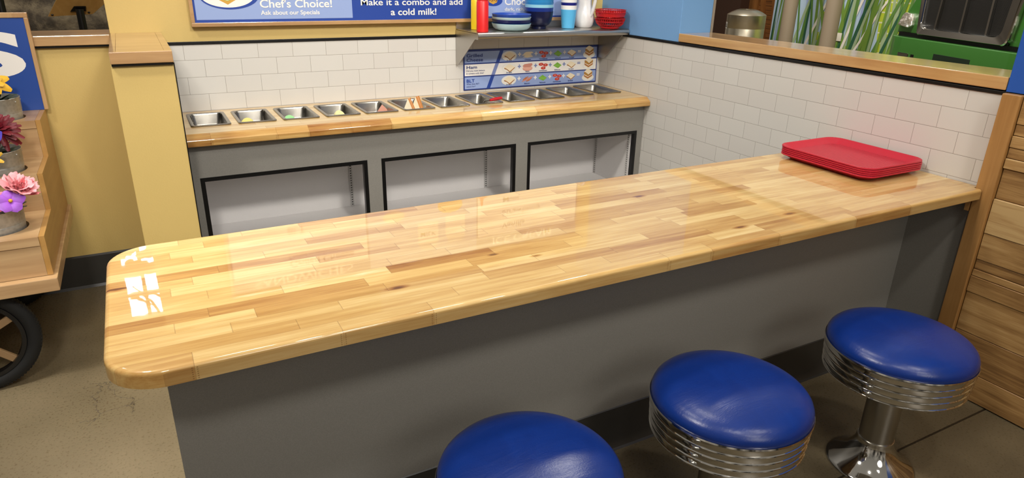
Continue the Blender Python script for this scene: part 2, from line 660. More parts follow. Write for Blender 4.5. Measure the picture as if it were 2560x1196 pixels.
def cut_rows(bm, rows_y, joints, axis=0, acr=1):
    """cut the mesh along every board seam so that each face lies in one board"""
    def plane(ax, val, faces):
        co = [0, 0, 0]; no = [0, 0, 0]
        co[ax] = val; no[ax] = 1
        es = set(ed for f in faces for ed in f.edges)
        vs = set(v for f in faces for v in f.verts)
        bmesh.ops.bisect_plane(bm, geom=list(faces) + list(es) + list(vs), plane_co=co, plane_no=no, dist=1e-6)
    for y in rows_y[1:-1]:
        plane(acr, y, bm.faces[:])
    for k in range(len(rows_y) - 1):
        for xj in joints[k][1:-1]:
            fs = [f for f in bm.faces if rows_y[k] - 1e-5 < f.calc_center_median()[acr] < rows_y[k + 1] + 1e-5
                  or (k == 0 and f.calc_center_median()[acr] <= rows_y[0]) or (k == len(rows_y) - 2 and f.calc_center_median()[acr] >= rows_y[-1])]
            # narrow the set to this row only
            fs = [f for f in fs if (k == 0 or f.calc_center_median()[acr] > rows_y[k]) and (k == len(rows_y) - 2 or f.calc_center_median()[acr] < rows_y[k + 1])]
            if fs:
                plane(axis, xj, fs)
        # mid-board cuts keep the distance attribute honest (it peaks halfway)
        for i in range(len(joints[k]) - 1):
            pass


# ================================================================== SETTING
def struct(name, mb, mat, smooth=None, label=None):
    o = mb.build(name, mat, None, smooth, kind='structure')
    if label:
        o['label'] = label
    return o


b = MB(); b.box(-7, 9, -6, 8, -0.05, 0.0)
struct('floor', b, M['floor'])

# back wall: painted upper wall behind the tiles
b = MB(); b.box(-2.468, 0.0, 0.004, 0.12, 0.0, 1.78)
struct('wall_back', b, M['yellow'])
b = MB(); b.box(-2.275, 0.0, 0.0, 0.0038, 0.0, 1.034)
struct('trim_1', b, M['tile'], label='white tile field on the back wall')
b = MB(); b.box(-2.275, -0.001, -0.004, 0.004, 1.0342, 1.0475, 0.001)
struct('trim_2', b, M['black'], label='black bar above the tiles of the back wall')
# right half wall with tiles, blue column, pass-through opening
b = MB(); b.box(0.004, 0.19, -2.2, 0.12, 0.0, 1.0335)
struct('wall_right', b, M['yellow'])
b = MB(); b.box(0.0, 0.0038, -2.2, 0.0, 0.0, 1.034)
struct('trim_3', b, M['tile'], label='white tile field on the right half wall')
b = MB(); b.box(-0.004, 0.188, -2.2, -0.0, 1.0342, 1.0465, 0.002)
struct('trim_4', b, M['black'], label='black bar under the wooden sill of the right half wall')
b = MB(); b.box(-0.001, 0.20, -0.665, 0.12, 1.047, 1.95, 0.003)
struct('wall_column', b, M['blue_light'])
b = MB(); b.box(0.2005, 0.216, -0.665, 0.12, 0.0, 1.95)
struct('trim_5', b, plain('grey_jamb_strip', (150, 138, 122), 0.5), label='grey strip on the far edge of the light blue column')
b = MB(); b.box(-0.006, 0.205, -2.194, -0.667, 1.050, 1.0895, 0.003)
struct('trim_6', b, M['maple'], label='maple sill of the pass-through opening')
# wood clad wall toward the viewer: core, boards, post, royal blue wall above
b = MB(); b.box(0.0, 0.19, -6.0, -2.2005, 0.0, 1.04)
struct('wall_right_lower', b, M['base_rubber'])
b = MB(); b.box(-0.004, 0.19, -6.0, -2.196, 1.046, 1.95, 0.002)
struct('wall_right_upper', b, M['blue_royal'])
rnd = random.Random(5)
zb = [0.004, 0.104, 0.239, 0.383, 0.442, 0.466, 0.501, 0.594, 0.714, 0.815, 0.849, 0.883, 0.921, 0.956, 1.043]
ptone = [0.45, 0.62, 0.42, 0.45, 0.35, 0.6, 0.42, 0.02, 0.4, 0.16, 0.42, 0.28, 0.42, 0.30]
pout = [0.018, 0.016, 0.016, 0.020, 0.017, 0.014, 0.016, 0.018, 0.012, 0.020, 0.016, 0.019, 0.015, 0.017]
b = MB()
for i in range(14):
    b.box(-pout[i], -0.0005, -6.0, -2.258, zb[i] + 0.0008, zb[i + 1] - 0.0008, 0.0015, 1)
o = struct('trim_7', b, M['planks'], label='horizontal fir boards cladding the wall at right')
stave_attributes(o, zb, [[-6.1, -2.2]] * 14, lambda k, i: (ptone[k], (k * 0.37) % 1.0, (k * 0.61) % 1.0), axis=1, acr=2)
b = MB(); b.box(-0.030, -0.0005, -2.256, -2.2005, 0.0, 1.044, 0.004, 3)
struct('trim_8', b, M['post'], label='upright fir post at the end of the tiled wall')

# left half wall, its sill, black base; the pier with its cap
b = MB(); b.box(-7.0, -2.4685, -0.03, 0.12, 0.0, 1.0415)
struct('wall_left', b, M['yellow'])
b = MB(); b.box(-7.0, -2.469, -0.056, 0.195, 1.0505, 1.0895, 0.003)
struct('trim_9', b, M['maple_x'], label='maple sill of the left half wall')
b = MB(); b.box(-7.0, -2.469, -0.045, 0.13, 1.0418, 1.0502)
struct('trim_10', b, M['black'], label='dark gap under the left sill')
b = MB()
b.prism([(-0.0305, 0.0), (-0.046, 0.0), (-0.040, 0.012), (-0.038, 0.145), (-0.0305, 0.152)], 'x', -7.0, -2.471)
struct('baseboard_left', b, M['base_rubber'])
b = MB(); b.box(-2.470, -2.278, -0.678, -0.0305, 0.0, 1.0415, 0.003)
struct('wall_pier', b, M['yellow'])
b = MB(); b.box(-2.2782, -2.2752, -0.680, -0.005, 0.0, 1.046)
struct('trim_11', b, M['black'], label='black edge strip on the yellow pier')
b = MB()
b.box(-2.4675, -2.278, -0.702, -0.684, 1.0505, 1.0895, 0.002)
b.box(-2.4675, -2.448, -0.6838, 0.0035, 1.0505, 1.0895, 0.001)
b.box(-2.4478, -2.302, -0.6838, 0.0035, 1.0505, 1.0893, 0.001)
b.box(-2.3018, -2.278, -0.6838, 0.0035, 1.0505, 1.0895, 0.001)
struct('trim_12', b, M['maple_x'], label='maple cap of the yellow pier')
b = MB(); b.box(-2.466, -2.279, -0.690, -0.001, 1.0418, 1.0502)
struct('trim_13', b, M['black'], label='dark gap under the pier cap')

# beyond the left sill: rock face and a tall window
t = NT('dark_rock')
p = t.pos()
f = t.noise(p, 3.2, 8, 0.68, 0.4)
t.set(Base_Color=t.ramp(f, [(0.30, lin(24, 21, 18)), (0.48, lin(70, 60, 46)), (0.62, lin(128, 114, 90)), (0.75, lin(158, 146, 122))]), Roughness=0.8)
t.bump(t.noise(p, 14, 6, 0.7), 0.7, 0.03)
M['rock'] = t.m
rr = random.Random(11)
b = MB()
NX, NZ = 56, 44
vs = []
from mathutils import noise as mno
for j in range(NZ + 1):
    for i in range(NX + 1):
        X = -5.6 + 4.0 * i / NX
        Z = 0.0 + 2.6 * j / NZ
        h = mno.fractal(Vector((X * 1.5, Z * 2.2, 3.7)), 0.9, 2.1, 5) * 0.16
        h += abs(mno.noise(Vector((X * 3.0, Z * 5.0, 9.1)))) * 0.14
        if j == NZ:
            Z = 1.95 + 0.45 * mno.noise(Vector((X * 4.0, 2.2, 0.5)))
        elif Z > 1.7:
            Z = 1.7 + (Z - 1.7) * 0.12
        vs.append((X, 2.25 + 0.16 * Z - h, Z))
fs = [(j * (NX + 1) + i, j * (NX + 1) + i + 1, (j + 1) * (NX + 1) + i + 1, (j + 1) * (NX + 1) + i) for j in range(NZ) for i in range(NX)]
n0 = len(vs)
vs += [(-5.6, 3.0, 0), (-1.6, 3.0, 0), (-1.6, 3.0, 1.6), (-5.6, 3.0, 1.6)]
fs += [(n0, n0 + 3, n0 + 2, n0 + 1)]
b.faces(vs, fs)
o = struct('wall_rock', b, M['rock'], 60)
b = MB()
b.box(-6, -2.99, 6.0, 6.2, 0, 5.2); b.box(-2.1, 0.4, 6.0, 6.2, 0, 5.2); b.box(-2.99, -2.1, 6.0, 6.2, 0, 3.1); b.box(-2.99, -2.1, 6.0, 6.2, 4.58, 5.2)
struct('wall_far', b, plain('far_wall_paint', (120, 100, 76), 0.7))
b = MB()
for (xx, w_) in ((-2.99, 0.02), (-2.782, 0.04), (-2.42, 0.04), (-2.14, 0.04)):
    b.box(xx, xx + w_, 6.03, 6.10, 3.1, 4.58)
for (zz, w_) in ((3.1, 0.04), (3.80, 0.14), (4.20, 0.035), (4.54, 0.04)):
    b.box(-2.99, -2.1, 6.03, 6.10, zz, zz + w_)
o = struct('window_1', b, plain('dark_window_frame', (60, 50, 40), 0.5))
sky = NT('bright_sky_pane')
sky.set(Base_Color=(0, 0, 0, 1))
sky.set(Emission_Color=lin(226, 236, 255), Emission_Strength=9.0)
b = MB(); b.box(-2.985, -2.11, 6.11, 6.12, 3.11, 4.57)
b.build('window_pane', sky.m, o)
b = MB()
for (xa, za, xb, zb_, r) in [(-2.2, 4.7, -2.7, 4.25, 0.03), (-2.6, 4.7, -2.9, 4.1, 0.02), (-2.35, 3.2, -2.8, 3.55, 0.05), (-3.0, 3.15, -2.5, 3.5, 0.06),
                             (-2.9, 3.3, -2.3, 3.35, 0.05), (-2.55, 3.5, -2.75, 3.75, 0.03), (-3.1, 4.2, -2.7, 4.45, 0.025), (-2.3, 4.0, -2.6, 4.2, 0.02)]:
    b.tube([(xa, 6.105, za), ((xa + xb) / 2 + 0.03, 6.105, (za + zb_) / 2 - 0.04), (xb, 6.105, zb_)], [r * 0.6, r, r * 0.3], 6)
rb = random.Random(31)
for q in range(26):
    xa, za = rb.uniform(-2.98, -2.3), rb.uniform(3.12, 3.78)
    an = rb.uniform(0, PI)
    b.tube([(xa, 6.104, za), (xa + 0.12 * math.cos(an), 6.104, za + 0.06 * math.sin(an)), (xa + 0.26 * math.cos(an), 6.104, za + 0.10 * math.sin(an))], [0.02, rb.uniform(0.03, 0.07), 0.015], 6)
b.build('window_branches', plain('dark_branches', (42, 38, 28), 0.9), o)

# beyond the pass-through: mural wall, slatted wood wall, dark door frame
b = MB(); b.box(6.60, 6.75, -3.0, 4.66, 0.0, 3.0)
mur = [plain('mural_lavender', (150, 164, 200), 0.6), plain('mural_olive', (108, 140, 52), 0.6), plain('mural_green', (84, 122, 52), 0.6),
       plain('mural_dark_green', (38, 84, 56), 0.6), plain('mural_cream', (226, 218, 204), 0.6), plain('mural_sage', (150, 168, 128), 0.6),
       plain('mural_lime', (178, 192, 52), 0.6), plain('mural_pale', (176, 196, 214), 0.6), plain('mural_lime_line', (214, 214, 168), 0.6)]
b.mi = 6
b.quad((6.599, -3.0, 0), (6.599, 2.95, 0), (6.599, 2.95, 3), (6.599, -3.0, 3))
b.mi = 8
for k in range(14):
    zz = 0.10 + 0.13 * k * 1.02
    b.quad((6.598, -3.0, zz), (6.598, 3.3, zz), (6.598, 3.3, zz + 0.02), (6.598, -3.0, zz + 0.02))
b.mi = 7
b.quad((6.5975, 2.75, 0), (6.5975, 4.66, 0), (6.5975, 4.66, 3), (6.5975, 3.05, 3))
b.mi = 6
for (ya, za, w_, h_) in [(3.62, 0.8, 0.16, 0.06), (3.25, 0.32, 0.3, 0.1), (3.75, 0.45, 0.08, 0.12)]:
    b.quad((6.597, ya, za), (6.597, ya + w_, za), (6.597, ya + w_, za + h_), (6.597, ya, za + h_))
rm = random.Random(21)
blades = [(4.62, 4.60, 0.035, 3), (4.57, 4.55, 0.03, 7), (4.50, 4.47, 0.05, 1), (4.40, 4.36, 0.03, 5), (4.20, 4.02, 0.06, 5), (4.10, 4.18, 0.04, 2),
          (4.0, 3.98, 0.045, 3), (3.98, 3.72, 0.05, 4), (3.86, 3.95, 0.05, 2), (3.80, 3.78, 0.06, 5), (3.74, 3.62, 0.09, 1), (3.60, 3.78, 0.07, 1),
          (3.58, 3.45, 0.05, 5), (3.52, 3.60, 0.05, 2), (3.66, 3.50, 0.03, 4), (3.44, 3.36, 0.06, 1), (3.30, 3.42, 0.06, 1), (3.38, 3.30, 0.035, 3),
          (3.34, 3.16, 0.05, 4), (3.22, 3.20, 0.07, 2), (3.20, 3.05, 0.06, 3), (3.15, 3.0, 0.05, 5), (3.14, 2.82, 0.045, 4), (3.06, 2.88, 0.05, 1),
          (2.98, 2.92, 0.08, 1), (2.90, 2.84, 0.05, 5), (2.84, 2.62, 0.06, 2), (2.78, 2.74, 0.04, 1), (2.72, 2.52, 0.05, 3), (2.60, 2.50, 0.07, 2),
          (2.62, 2.36, 0.05, 1), (2.48, 2.42, 0.05, 2), (2.40, 2.18, 0.04, 4), (2.36, 2.26, 0.06, 1)]
for q in range(30):
    y0 = rm.uniform(2.2, 4.62)
    blades.insert(0, (y0, y0 + rm.uniform(-0.16, 0.06), rm.uniform(0.05, 0.09), rm.choice([1, 2, 2, 5, 1, 0])))
for q in range(46):
    y0 = rm.uniform(-2.8, 2.3)
    blades.append((y0, y0 + rm.uniform(-0.35, 0.2), rm.uniform(0.03, 0.08), rm.choice([1, 1, 2, 2, 3, 4, 5])))
for q, (yb, yt, w_, mi) in enumerate(blades):
    w_ *= 0.95
    # yb: foot, yt: where it stands about 0.7 m higher; the blade goes on to the top
    b.mi = mi
    xo = 6.5965 - 0.00025 * q
    sl = (yt - yb) / 0.7
    top = 2.2 + 0.5 * ((q * 7) % 5) / 5
    cur = sl * 0.12
    L = [(yb + sl * (z - 0.35) + cur * z * z - w_ / 2 * (1 - 0.55 * z / top), z) for z in (0.0, top * 0.35, top * 0.7, top)]
    R_ = [(yb + sl * (z - 0.35) + cur * z * z + w_ / 2 * (1 - 0.55 * z / top), z) for z in (top, top * 0.7, top * 0.35, 0.0)]
    cl = lambda y: max(-3.0, min(4.655, y))
    b.quad(*[(xo, cl(y), z) for y, z in L + R_])
o = b.build('wall_mural', mur, None, kind='structure', recalc=False)
b = MB(); b.box(7.5, 7.6, 4.3, 9.0, 0, 3.0)
t = NT('brown_siding')
sp = t.node('SeparateXYZ'); t.t.links.new(t.pos(), sp.inputs[0])
ln = t.math('LESS_THAN', t.math('FRACT', t.math('DIVIDE', sp.outputs[2], 0.075)), 0.10)
t.set(Base_Color=t.mix(ln, t.ramp(t.noise(t.mapping(t.pos(), (30, 2, 30)), 1, 4), [(0.3, lin(120, 74, 34)), (0.7, lin(158, 102, 50))]), lin(50, 28, 12)), Roughness=0.6)
struct('wall_siding', b, t.m)
M['slat'] = wood('leaning_slat', (170, 112, 56), (130, 80, 36), 2, 0.5, 0.2)
for i, (y0, lean, w_) in enumerate([(6.62, -0.22, 0.10), (6.32, -0.14, 0.09), (6.18, -0.16, 0.16), (5.84, -0.05, 0.26), (5.50, 0.18, 0.07), (5.32, 0.10, 0.06)]):
    b = MB()
    b.prism([(y0, 0.0), (y0 + w_, 0.0), (y0 + w_ + lean * 2.4, 2.4), (y0 + lean * 2.4, 2.4)], 'x', 7.44, 7.498)
    struct('trim_%d' % (14 + i), b, M['slat'], label='brown board on the siding wall')
b = MB(); b.box(6.9, 7.1, 5.66, 6.35, 0, 3.0)
struct('door_1', b, plain('dark_brown_frame', (58, 36, 24), 0.5))
# grey columns in front of the mural
for i, (yy, r) in enumerate([(3.83, 0.098), (3.115, 0.105)]):
    b = MB()
    b.lathe([(r, 0.0), (r, 3.0)], (6.0, yy, 0), 32)
    o = tag(b.build('round_column', plain('column_paint', (150, 134, 112), 0.55, bump=0.05) if i == 0 else bpy.data.materials['column_paint'], None, 40, org=(6.0, yy, 0)),
            ['round grey column beside the steel recycling bin', 'round grey column beside the white wall outlet plate'][i], 'column', 'grey columns in front of the mural')

# ================================================================== FRONT COUNTER
ROWW = (YB - YF) / 15.0
ROWS_Y = [YF + ROWW * k for k in range(16)]
JO = [[-2.387, -2.129, -1.945, -1.338, -1.2, -0.961, -0.652, -0.401], [-2.199, -1.871, -1.606, -1.48, -1.145, -0.973, -0.62, -0.381, -0.249],
      [-2.313, -2.106, -1.778, -1.43, -1.118, -0.74, -0.36], [-2.408, -2.263, -1.997, -1.773, -1.627, -1.299, -0.963, -0.793, -0.42], [-2.345, -2.027, -1.78, -1.51, -1.16, -0.7, -0.31],
      [-2.196, -1.963, -1.702, -1.45, -1.178, -1.088, -0.825, -0.45], [-2.338, -1.947, -1.799, -1.472, -1.306, -1.069, -0.927, -0.834, -0.438], [-2.405, -2.11, -1.82, -1.581, -1.229, -0.98, -0.737, -0.34],
      [-2.36, -2.092, -1.899, -1.66, -1.42, -1.037, -0.72, -0.4], [-2.304, -1.975, -1.7, -1.42, -1.119, -0.8, -0.477, -0.2], [-2.198, -1.884, -1.559, -1.383, -0.997, -0.66, -0.3],
      [-2.35, -2.091, -1.908, -1.841, -1.6, -1.373, -1.11, -0.82, -0.5], [-2.395, -2.069, -1.846, -1.635, -1.306, -0.976, -0.625, -0.26], [-2.318, -2.0, -1.69, -1.32, -1.0, -0.66, -0.309],
      [-2.372, -2.226, -2.083, -1.758, -1.429, -1.207, -0.96, -0.749, -0.38]]
JOINTS = [[-2.60] + r + [0.06] for r in JO]
TONES = [(12, -2.408, 0.6), (9, -2.285, 0.75), (4, -2.375, 0.7), (9, -2.505, 0.7), (12, -2.497, 0.5), (4, -2.267, 0.55), (4, -2.133, 0.6), (4, -2.051, 0.75), (3, -2.014, 0.6), (11, -2.047, 0.55), (11, -2.002, 0.55), (14, -2.047, 0.62),
         (5, -1.876, 0.84), (3, -1.89, 0.5), (8, -1.926, 0.55), (11, -1.863, 0.5), (11, -1.926, 0.6), (13, -2.279, 0.4), (14, -1.778, 0.58), (4, -1.688, 0.6), (11, -1.348, 0.58), (10, -1.235, 0.5), (14, -1.151, 0.55),
         (13, -1.296, 0.45), (7, -1.506, 0.55), (8, -1.387, 0.55), (2, -1.623, 0.52), (5, -1.646, 0.5), (2, -1.466, 0.5), (11, -1.537, 0.4), (10, -1.196, 0.6), (11, -1.132, 0.5), (7, -1.084, 0.75), (7, -1.198, 0.5), (6, -1.042, 0.6),
         (8, -0.933, 0.5), (8, -0.835, 0.62), (2, -1.183, 0.6), (2, -1.064, 0.62), (3, -1.042, 0.65), (3, -1.273, 0.48), (1, -1.366, 0.42), (11, -0.768, 0.5), (6, -0.952, 0.5), (5, -0.829, 0.6), (2, -0.856, 0.5),
         (1, -0.777, 0.66), (9, -0.502, 0.5), (14, -0.438, 0.55), (2, -0.649, 0.4), (2, -0.285, 0.5), (0, -2.45, 0.5), (0, -2.2, 0.28), (0, -2.05, 0.36), (0, -1.6, 0.33), (0, -1.25, 0.26), (0, -1.1, 0.5), (0, -0.8, 0.36), (0, -0.5, 0.58), (0, -0.2, 0.45)]
rs = random.Random(4)
TONE = {}
for k in range(15):
    for i in range(len(JOINTS[k]) - 1):
        TONE[(k, i)] = [rs.choice([0.18, 0.22, 0.26, 0.29, 0.32, 0.35, 0.38]), rs.random(), rs.random()]
for (k, xx, tn) in TONES:
    for i in range(len(JOINTS[k]) - 1):
        if JOINTS[k][i] <= xx < JOINTS[k][i + 1]:
            TONE[(k, i)][0] = 0.32 + (tn - 0.32) * 0.8


def top_outline(i, z):
    r = 0.095
    x0, y0, y1 = XL + i, YF + i, YB - i
    rr_ = r - i
    pts = [(-0.0025, y1, z)]
    for a in range(0, 91, 9):
        t_ = math.radians(90 + a)
        pts.append((x0 + rr_ + rr_ * math.cos(t_), y1 - rr_ + rr_ * math.sin(t_), z))
    for a in range(0, 91, 9):
        t_ = math.radians(180 + a)
        pts.append((x0 + rr_ + rr_ * math.cos(t_), y0 + rr_ + rr_ * math.sin(t_), z))
    pts += [(-0.033, y0, z), (-0.033, -2.2005 + 0.003, z), (-0.0025, -2.1965, z)]
    return pts


b = MB()
b.loft([top_outline(0.006, HC - TCK), top_outline(0.0, HC - TCK + 0.004), top_outline(0.0, HC - 0.009), top_outline(0.0005, HC - 0.0060), top_outline(0.0016, HC - 0.0038), top_outline(0.0034, HC - 0.0019),
        top_outline(0.0060, HC - 0.0006), top_outline(0.009, HC)])
bmesh.ops.recalc_face_normals(b.bm, faces=b.bm.faces[:])
cut_rows(b.bm, ROWS_Y, JOINTS)
o = b.build('countertop', M['top'], None, 35, flat=True)
stave_attributes(o, ROWS_Y, JOINTS, lambda k, i: TONE[(k, i)])
tag(o, 'long glossy butcher-block bar top with rounded left end, holding the red trays', 'countertop')

base = thing('counter_base', 'grey laminate counter base under the long front bar top', 'counter', (-1.2, -1.93, 0))
ZU = HC - TCK - 0.0003
b = MB(); b.box(-2.441, -0.013, -2.0007, -1.982, 0.0, ZU, 0.001, 1)
b.build('front_panel', M['grey_lam'], base)
b = MB(); b.box(-2.441, -0.013, -1.9815, -1.84, 0.0, ZU)
b.build('carcass', M['grey_lam'], base)
b = MB(); b.box(-0.013, -0.001, -2.199, -1.84, 0.0, ZU)
b.build('side_panel', M['grey_lam'], base)
b = MB()
b.prism([(-2.0010, 0.0), (-2.0200, 0.0), (-2.0130, 0.004), (-2.0075, 0.014), (-2.0045, 0.030), (-2.0040, 0.146), (-2.0010, 0.1485)], 'x', -2.441, -0.0135)
b.build('toe_base', M['base_rubber'], base, 30)
b = MB(); b.box(-0.0295, -0.0145, -2.1985, -2.183, ZU - 0.045, ZU, 0.001)
b.build('cleat', M['post'], base)

# ---- stack of red trays


def red_mat(name, rgb, tex):
    t = NT(name)
    t.set(Base_Color=lin(*rgb), Roughness=0.42)
    if tex:
        v = t.mapping(t.obj(), (560, 560, 560), rot=(0, 0, math.radians(45)))
        sp_ = t.node('SeparateXYZ'); t.t.links.new(v, sp_.inputs[0])
        h = t.math('MULTIPLY', t.math('SINE', sp_.outputs[0]), t.math('SINE', sp_.outputs[1]))
        g_ = t.node('NewGeometry'); s2_ = t.node('SeparateXYZ'); t.t.links.new(g_.outputs['True Normal'], s2_.inputs[0])
        t.bump(t.math('MULTIPLY', h, t.math('GREATER_THAN', s2_.outputs[2], 0.97)), 0.7, 0.002)
    return t.m


M['red_tray'] = red_mat('red_tray_plastic', (180, 22, 46), True)
TW, TD = 0.318, 0.388
b = MB()


def tr_ring(i, z):
    return rrect(0, 0, TW - 2 * i, TD - 2 * i, 0.052 - i * 0.5, z, 7)


b.loft([tr_ring(0.033, 0.0), tr_ring(0.030, 0.001), tr_ring(0.006, 0.0165), tr_ring(0.0015, 0.0168), tr_ring(0.0, 0.0175), tr_ring(0.0, 0.0212), tr_ring(0.0018, 0.0225), tr_ring(0.0045, 0.022),
        tr_ring(0.0095, 0.0185), tr_ring(0.030, 0.0045), tr_ring(0.036, 0.003)])
tray = b.build('serving_tray', M['red_tray'], None, 35, org=(0, 0, 0))
nm = ['bottom red tray of the stack on the bar top', 'second red tray from the bottom of the stack', 'middle red tray of the stack of five',
      'second red tray from the top of the stack', 'topmost red tray with dimpled floor, on the stack by the tiled wall']
for k in range(5):
    loc = (-0.178 + 0.0008 * ((k * 3) % 4), -1.832 + 0.0007 * ((k * 5) % 3), HC + 0.0003 + 0.0068 * k)
    if k == 0:
        tray.location = loc
        tag(tray, nm[0], 'tray', 'stacked red trays')
    else:
        c = dup(tray, loc, nm[k])

# ================================================================== PREP COUNTER
HP = 0.7443
PANS = [(-2.159, -0.203), (-1.976, -0.204), (-1.793, -0.206), (-1.609, -0.208), (-1.430, -0.208), (-1.246, -0.206), (-1.064, -0.206), (-0.878, -0.200), (-0.692, -0.196), (-0.508, -0.190), (-0.313, -0.176), (-0.125, -0.168)]
PW, PD = 0.155, 0.268
HOLE = 0.0125
x0p, x1p, yfp = -2.2735, -0.0025, -0.4605
b = MB()
xs = [x0p]
for (cx, cy) in PANS:
    xs += [cx - PW / 2 + HOLE, cx + PW / 2 - HOLE]
xs.append(x1p)
ZB = HP - 0.045
for i in range(len(xs) - 1):
    xa, xb = xs[i], xs[i + 1]
    spans = [(-0.0025, yfp)]
    if i % 2 == 1:
        cy = PANS[i // 2][1]
        spans = [(-0.0025, cy + PD / 2 - HOLE), (cy - PD / 2 + HOLE, yfp)]
        for yy in (cy + PD / 2 - HOLE, cy - PD / 2 + HOLE):
            b.quad((xa, yy, HP), (xb, yy, HP), (xb, yy, ZB), (xa, yy, ZB))
        for xx in (xa, xb):
            b.quad((xx, cy + PD / 2 - HOLE, HP), (xx, cy - PD / 2 + HOLE, HP), (xx, cy - PD / 2 + HOLE, ZB), (xx, cy + PD / 2 - HOLE, ZB))
    for (ya, yb) in spans:
        b.quad((xa, ya, HP), (xb, ya, HP), (xb, yb, HP), (xa, yb, HP))
prof = [(yfp, HP), (yfp - 0.004, HP - 0.0008), (yfp - 0.031, HP - 0.0185), (yfp - 0.0343, HP - 0.0225), (yfp - 0.0345, HP - 0.041), (yfp - 0.0335, HP - 0.044), (yfp - 0.031, HP - 0.045), (-0.452, HP - 0.045)]
for i in range(len(prof) - 1):
    (ya, za), (yb, zb2) = prof[i], prof[i + 1]
    b.quad((x0p, ya, za), (x1p, ya, za), (x1p, yb, zb2), (x0p, yb, zb2))
for xx in (x0p, x1p):
    b.quad(*[(xx, y, z) for y, z in prof], (xx, -0.0025, HP - 0.045), (xx, -0.0025, HP))
b.quad((x0p, -0.0025, HP), (x1p, -0.0025, HP), (x1p, -0.0025, ZB), (x0p, -0.0025, ZB))
bmesh.ops.remove_doubles(b.bm, verts=b.bm.verts[:], dist=1e-5)
PR = [-0.4965, -0.4601, -0.42, -0.378, -0.336, -0.294, -0.252, -0.21, -0.168, -0.126, -0.084, -0.042, 0.0]
rp = random.Random(9)
PJ = []
for k in range(12):
    if k == 0:
        PJ.append([-2.4, -2.18, -1.93, -1.80, -1.62, -1.44, -1.00, -0.70, -0.22, 0.1])
    else:
        r = [-2.4]
        while r[-1] < -0.3:
            r.append(r[-1] + rp.uniform(0.28, 0.62))
        PJ.append(r[:-1] + [0.1] if r[-2] < -0.2 else r + [0.1])
PT = {(k, i): (rp.choice([0.14, 0.2, 0.25, 0.3, 0.35]), rp.random(), rp.random()) for k in range(12) for i in range(12)}
for i, tn in enumerate([0.6, 0.5, 0.5, 0.66, 0.66, 0.36, 0.28, 0.4, 0.52, 0.55]):
    PT[(0, i)] = (tn, rp.random(), rp.random())
cut_rows(b.bm, PR, PJ)
o = b.build('prep_worktop', M['prep_top'], None, 25, flat=True)
stave_attributes(o, PR, PJ, lambda k, i: PT[(k, i)])
tag(o, 'butcher-block worktop along the back wall with cut-outs for the steel pans', 'worktop')

cab = thing('prep_cabinet', 'grey open-front cabinet with black framed bays below the back worktop', 'cabinet', (-1.14, -0.25, 0))
YC = -0.4485
OP = [(-2.2394, -1.5494), (-1.4840, -0.7910), (-0.7226, -0.0390)]
ZT, ZO = HP - 0.0453, 0.5605
b = MB()
b.box(-2.2735, -0.0025, YC, YC + 0.018, ZO, ZT)
b.box(-2.2735, OP[0][0], YC, YC + 0.018, 0.10, ZO)
b.box(OP[0][1], OP[1][0], YC, YC + 0.018, 0.10, ZO)
b.box(OP[1][1], OP[2][0], YC, YC + 0.018, 0.10, ZO)
b.box(OP[2][1], -0.0025, YC, YC + 0.018, 0.10, ZO)
b.box(-2.2735, -0.0025, YC, YC + 0.018, 0.10, 0.17)
b.build('face_panel', M['grey_lam'], cab)
for (xa, xb) in OP:
    b = MB()
    w_ = 0.0165
    for (a0, a1, c0, c1) in ((xa, xb, ZO - w_, ZO), (xa, xb, 0.17, 0.17 + w_), (xa, xa + w_, 0.17 + w_, ZO - w_), (xb - w_, xb, 0.17 + w_, ZO - w_)):
        b.box(a0, a1, YC - 0.002, YC + 0.022, c0, c1)
    b.build('opening_frame', M['black'], cab)
b = MB()
xa2, xb2 = -2.258, -0.057
b.box(xa2, xb2, -0.09, -0.08, 0.2, ZO + 0.03)
b.box(xa2 - 0.01, xa2, -0.425, -0.08, 0.2, ZO + 0.03)
b.box(xb2, xb2 + 0.01, -0.425, -0.08, 0.2, ZO + 0.03)
b.box(xa2 - 0.01, xb2 + 0.01, -0.425, -0.08, ZO + 0.03, ZO + 0.04)
b.build('inner_lining', M['white_lam'], cab)
b = MB(); b.box(xa2, xb2, -0.425, -0.0905, 0.2, 0.229)
b.build('inner_floor', M['white_lam'], cab)
t = NT('slotted_steel')
sp = t.node('SeparateXYZ'); t.t.links.new(t.obj(), sp.inputs[0])
fz = t.math('FRACT', t.math('DIVIDE', sp.outputs[2], 0.0125))
ca = t.node('TexCoord')
sg = t.node('SeparateXYZ'); t.t.links.new(ca.outputs['Generated'], sg.inputs[0])
mid = t.math('LESS_THAN', t.math('ABSOLUTE', t.math('SUBTRACT', sg.outputs[0], 0.5)), 0.2)
midy = t.math('LESS_THAN', t.math('ABSOLUTE', t.math('SUBTRACT', sg.outputs[1], 0.5)), 0.2)
slot = t.math('MULTIPLY', t.math('LESS_THAN', fz, 0.38), t.math('MAXIMUM', mid, midy))
t.set(Base_Color=t.mix(slot, lin(188, 185, 182), lin(8, 8, 8)), Roughness=0.4)
for (xa, ya, sx, sy) in [(-1.535, -0.0925, 0.0085, 0.002), (-0.781, -0.0925, 0.0085, 0.002), (-0.0585, -0.105, 0.0015, 0.0085), (-0.0585, -0.408, 0.0015, 0.0085)]:
    b = MB(); b.box(xa - sx, xa + sx, ya - sy, ya + sy, 0.23, ZO + 0.02)
    b.build('shelf_standard', t.m, cab)
b = MB(); b.box(-2.2735, -0.0025, -0.40, -0.385, 0.0, 0.10)
b.build('toe_kick', M['base_rubber'], cab)

# pans
b = MB()


def pan_ring(i, z, r=0.022):
    return rrect(0, 0, PW - 2 * i, PD - 2 * i, max(0.004, r - i), z, 4)


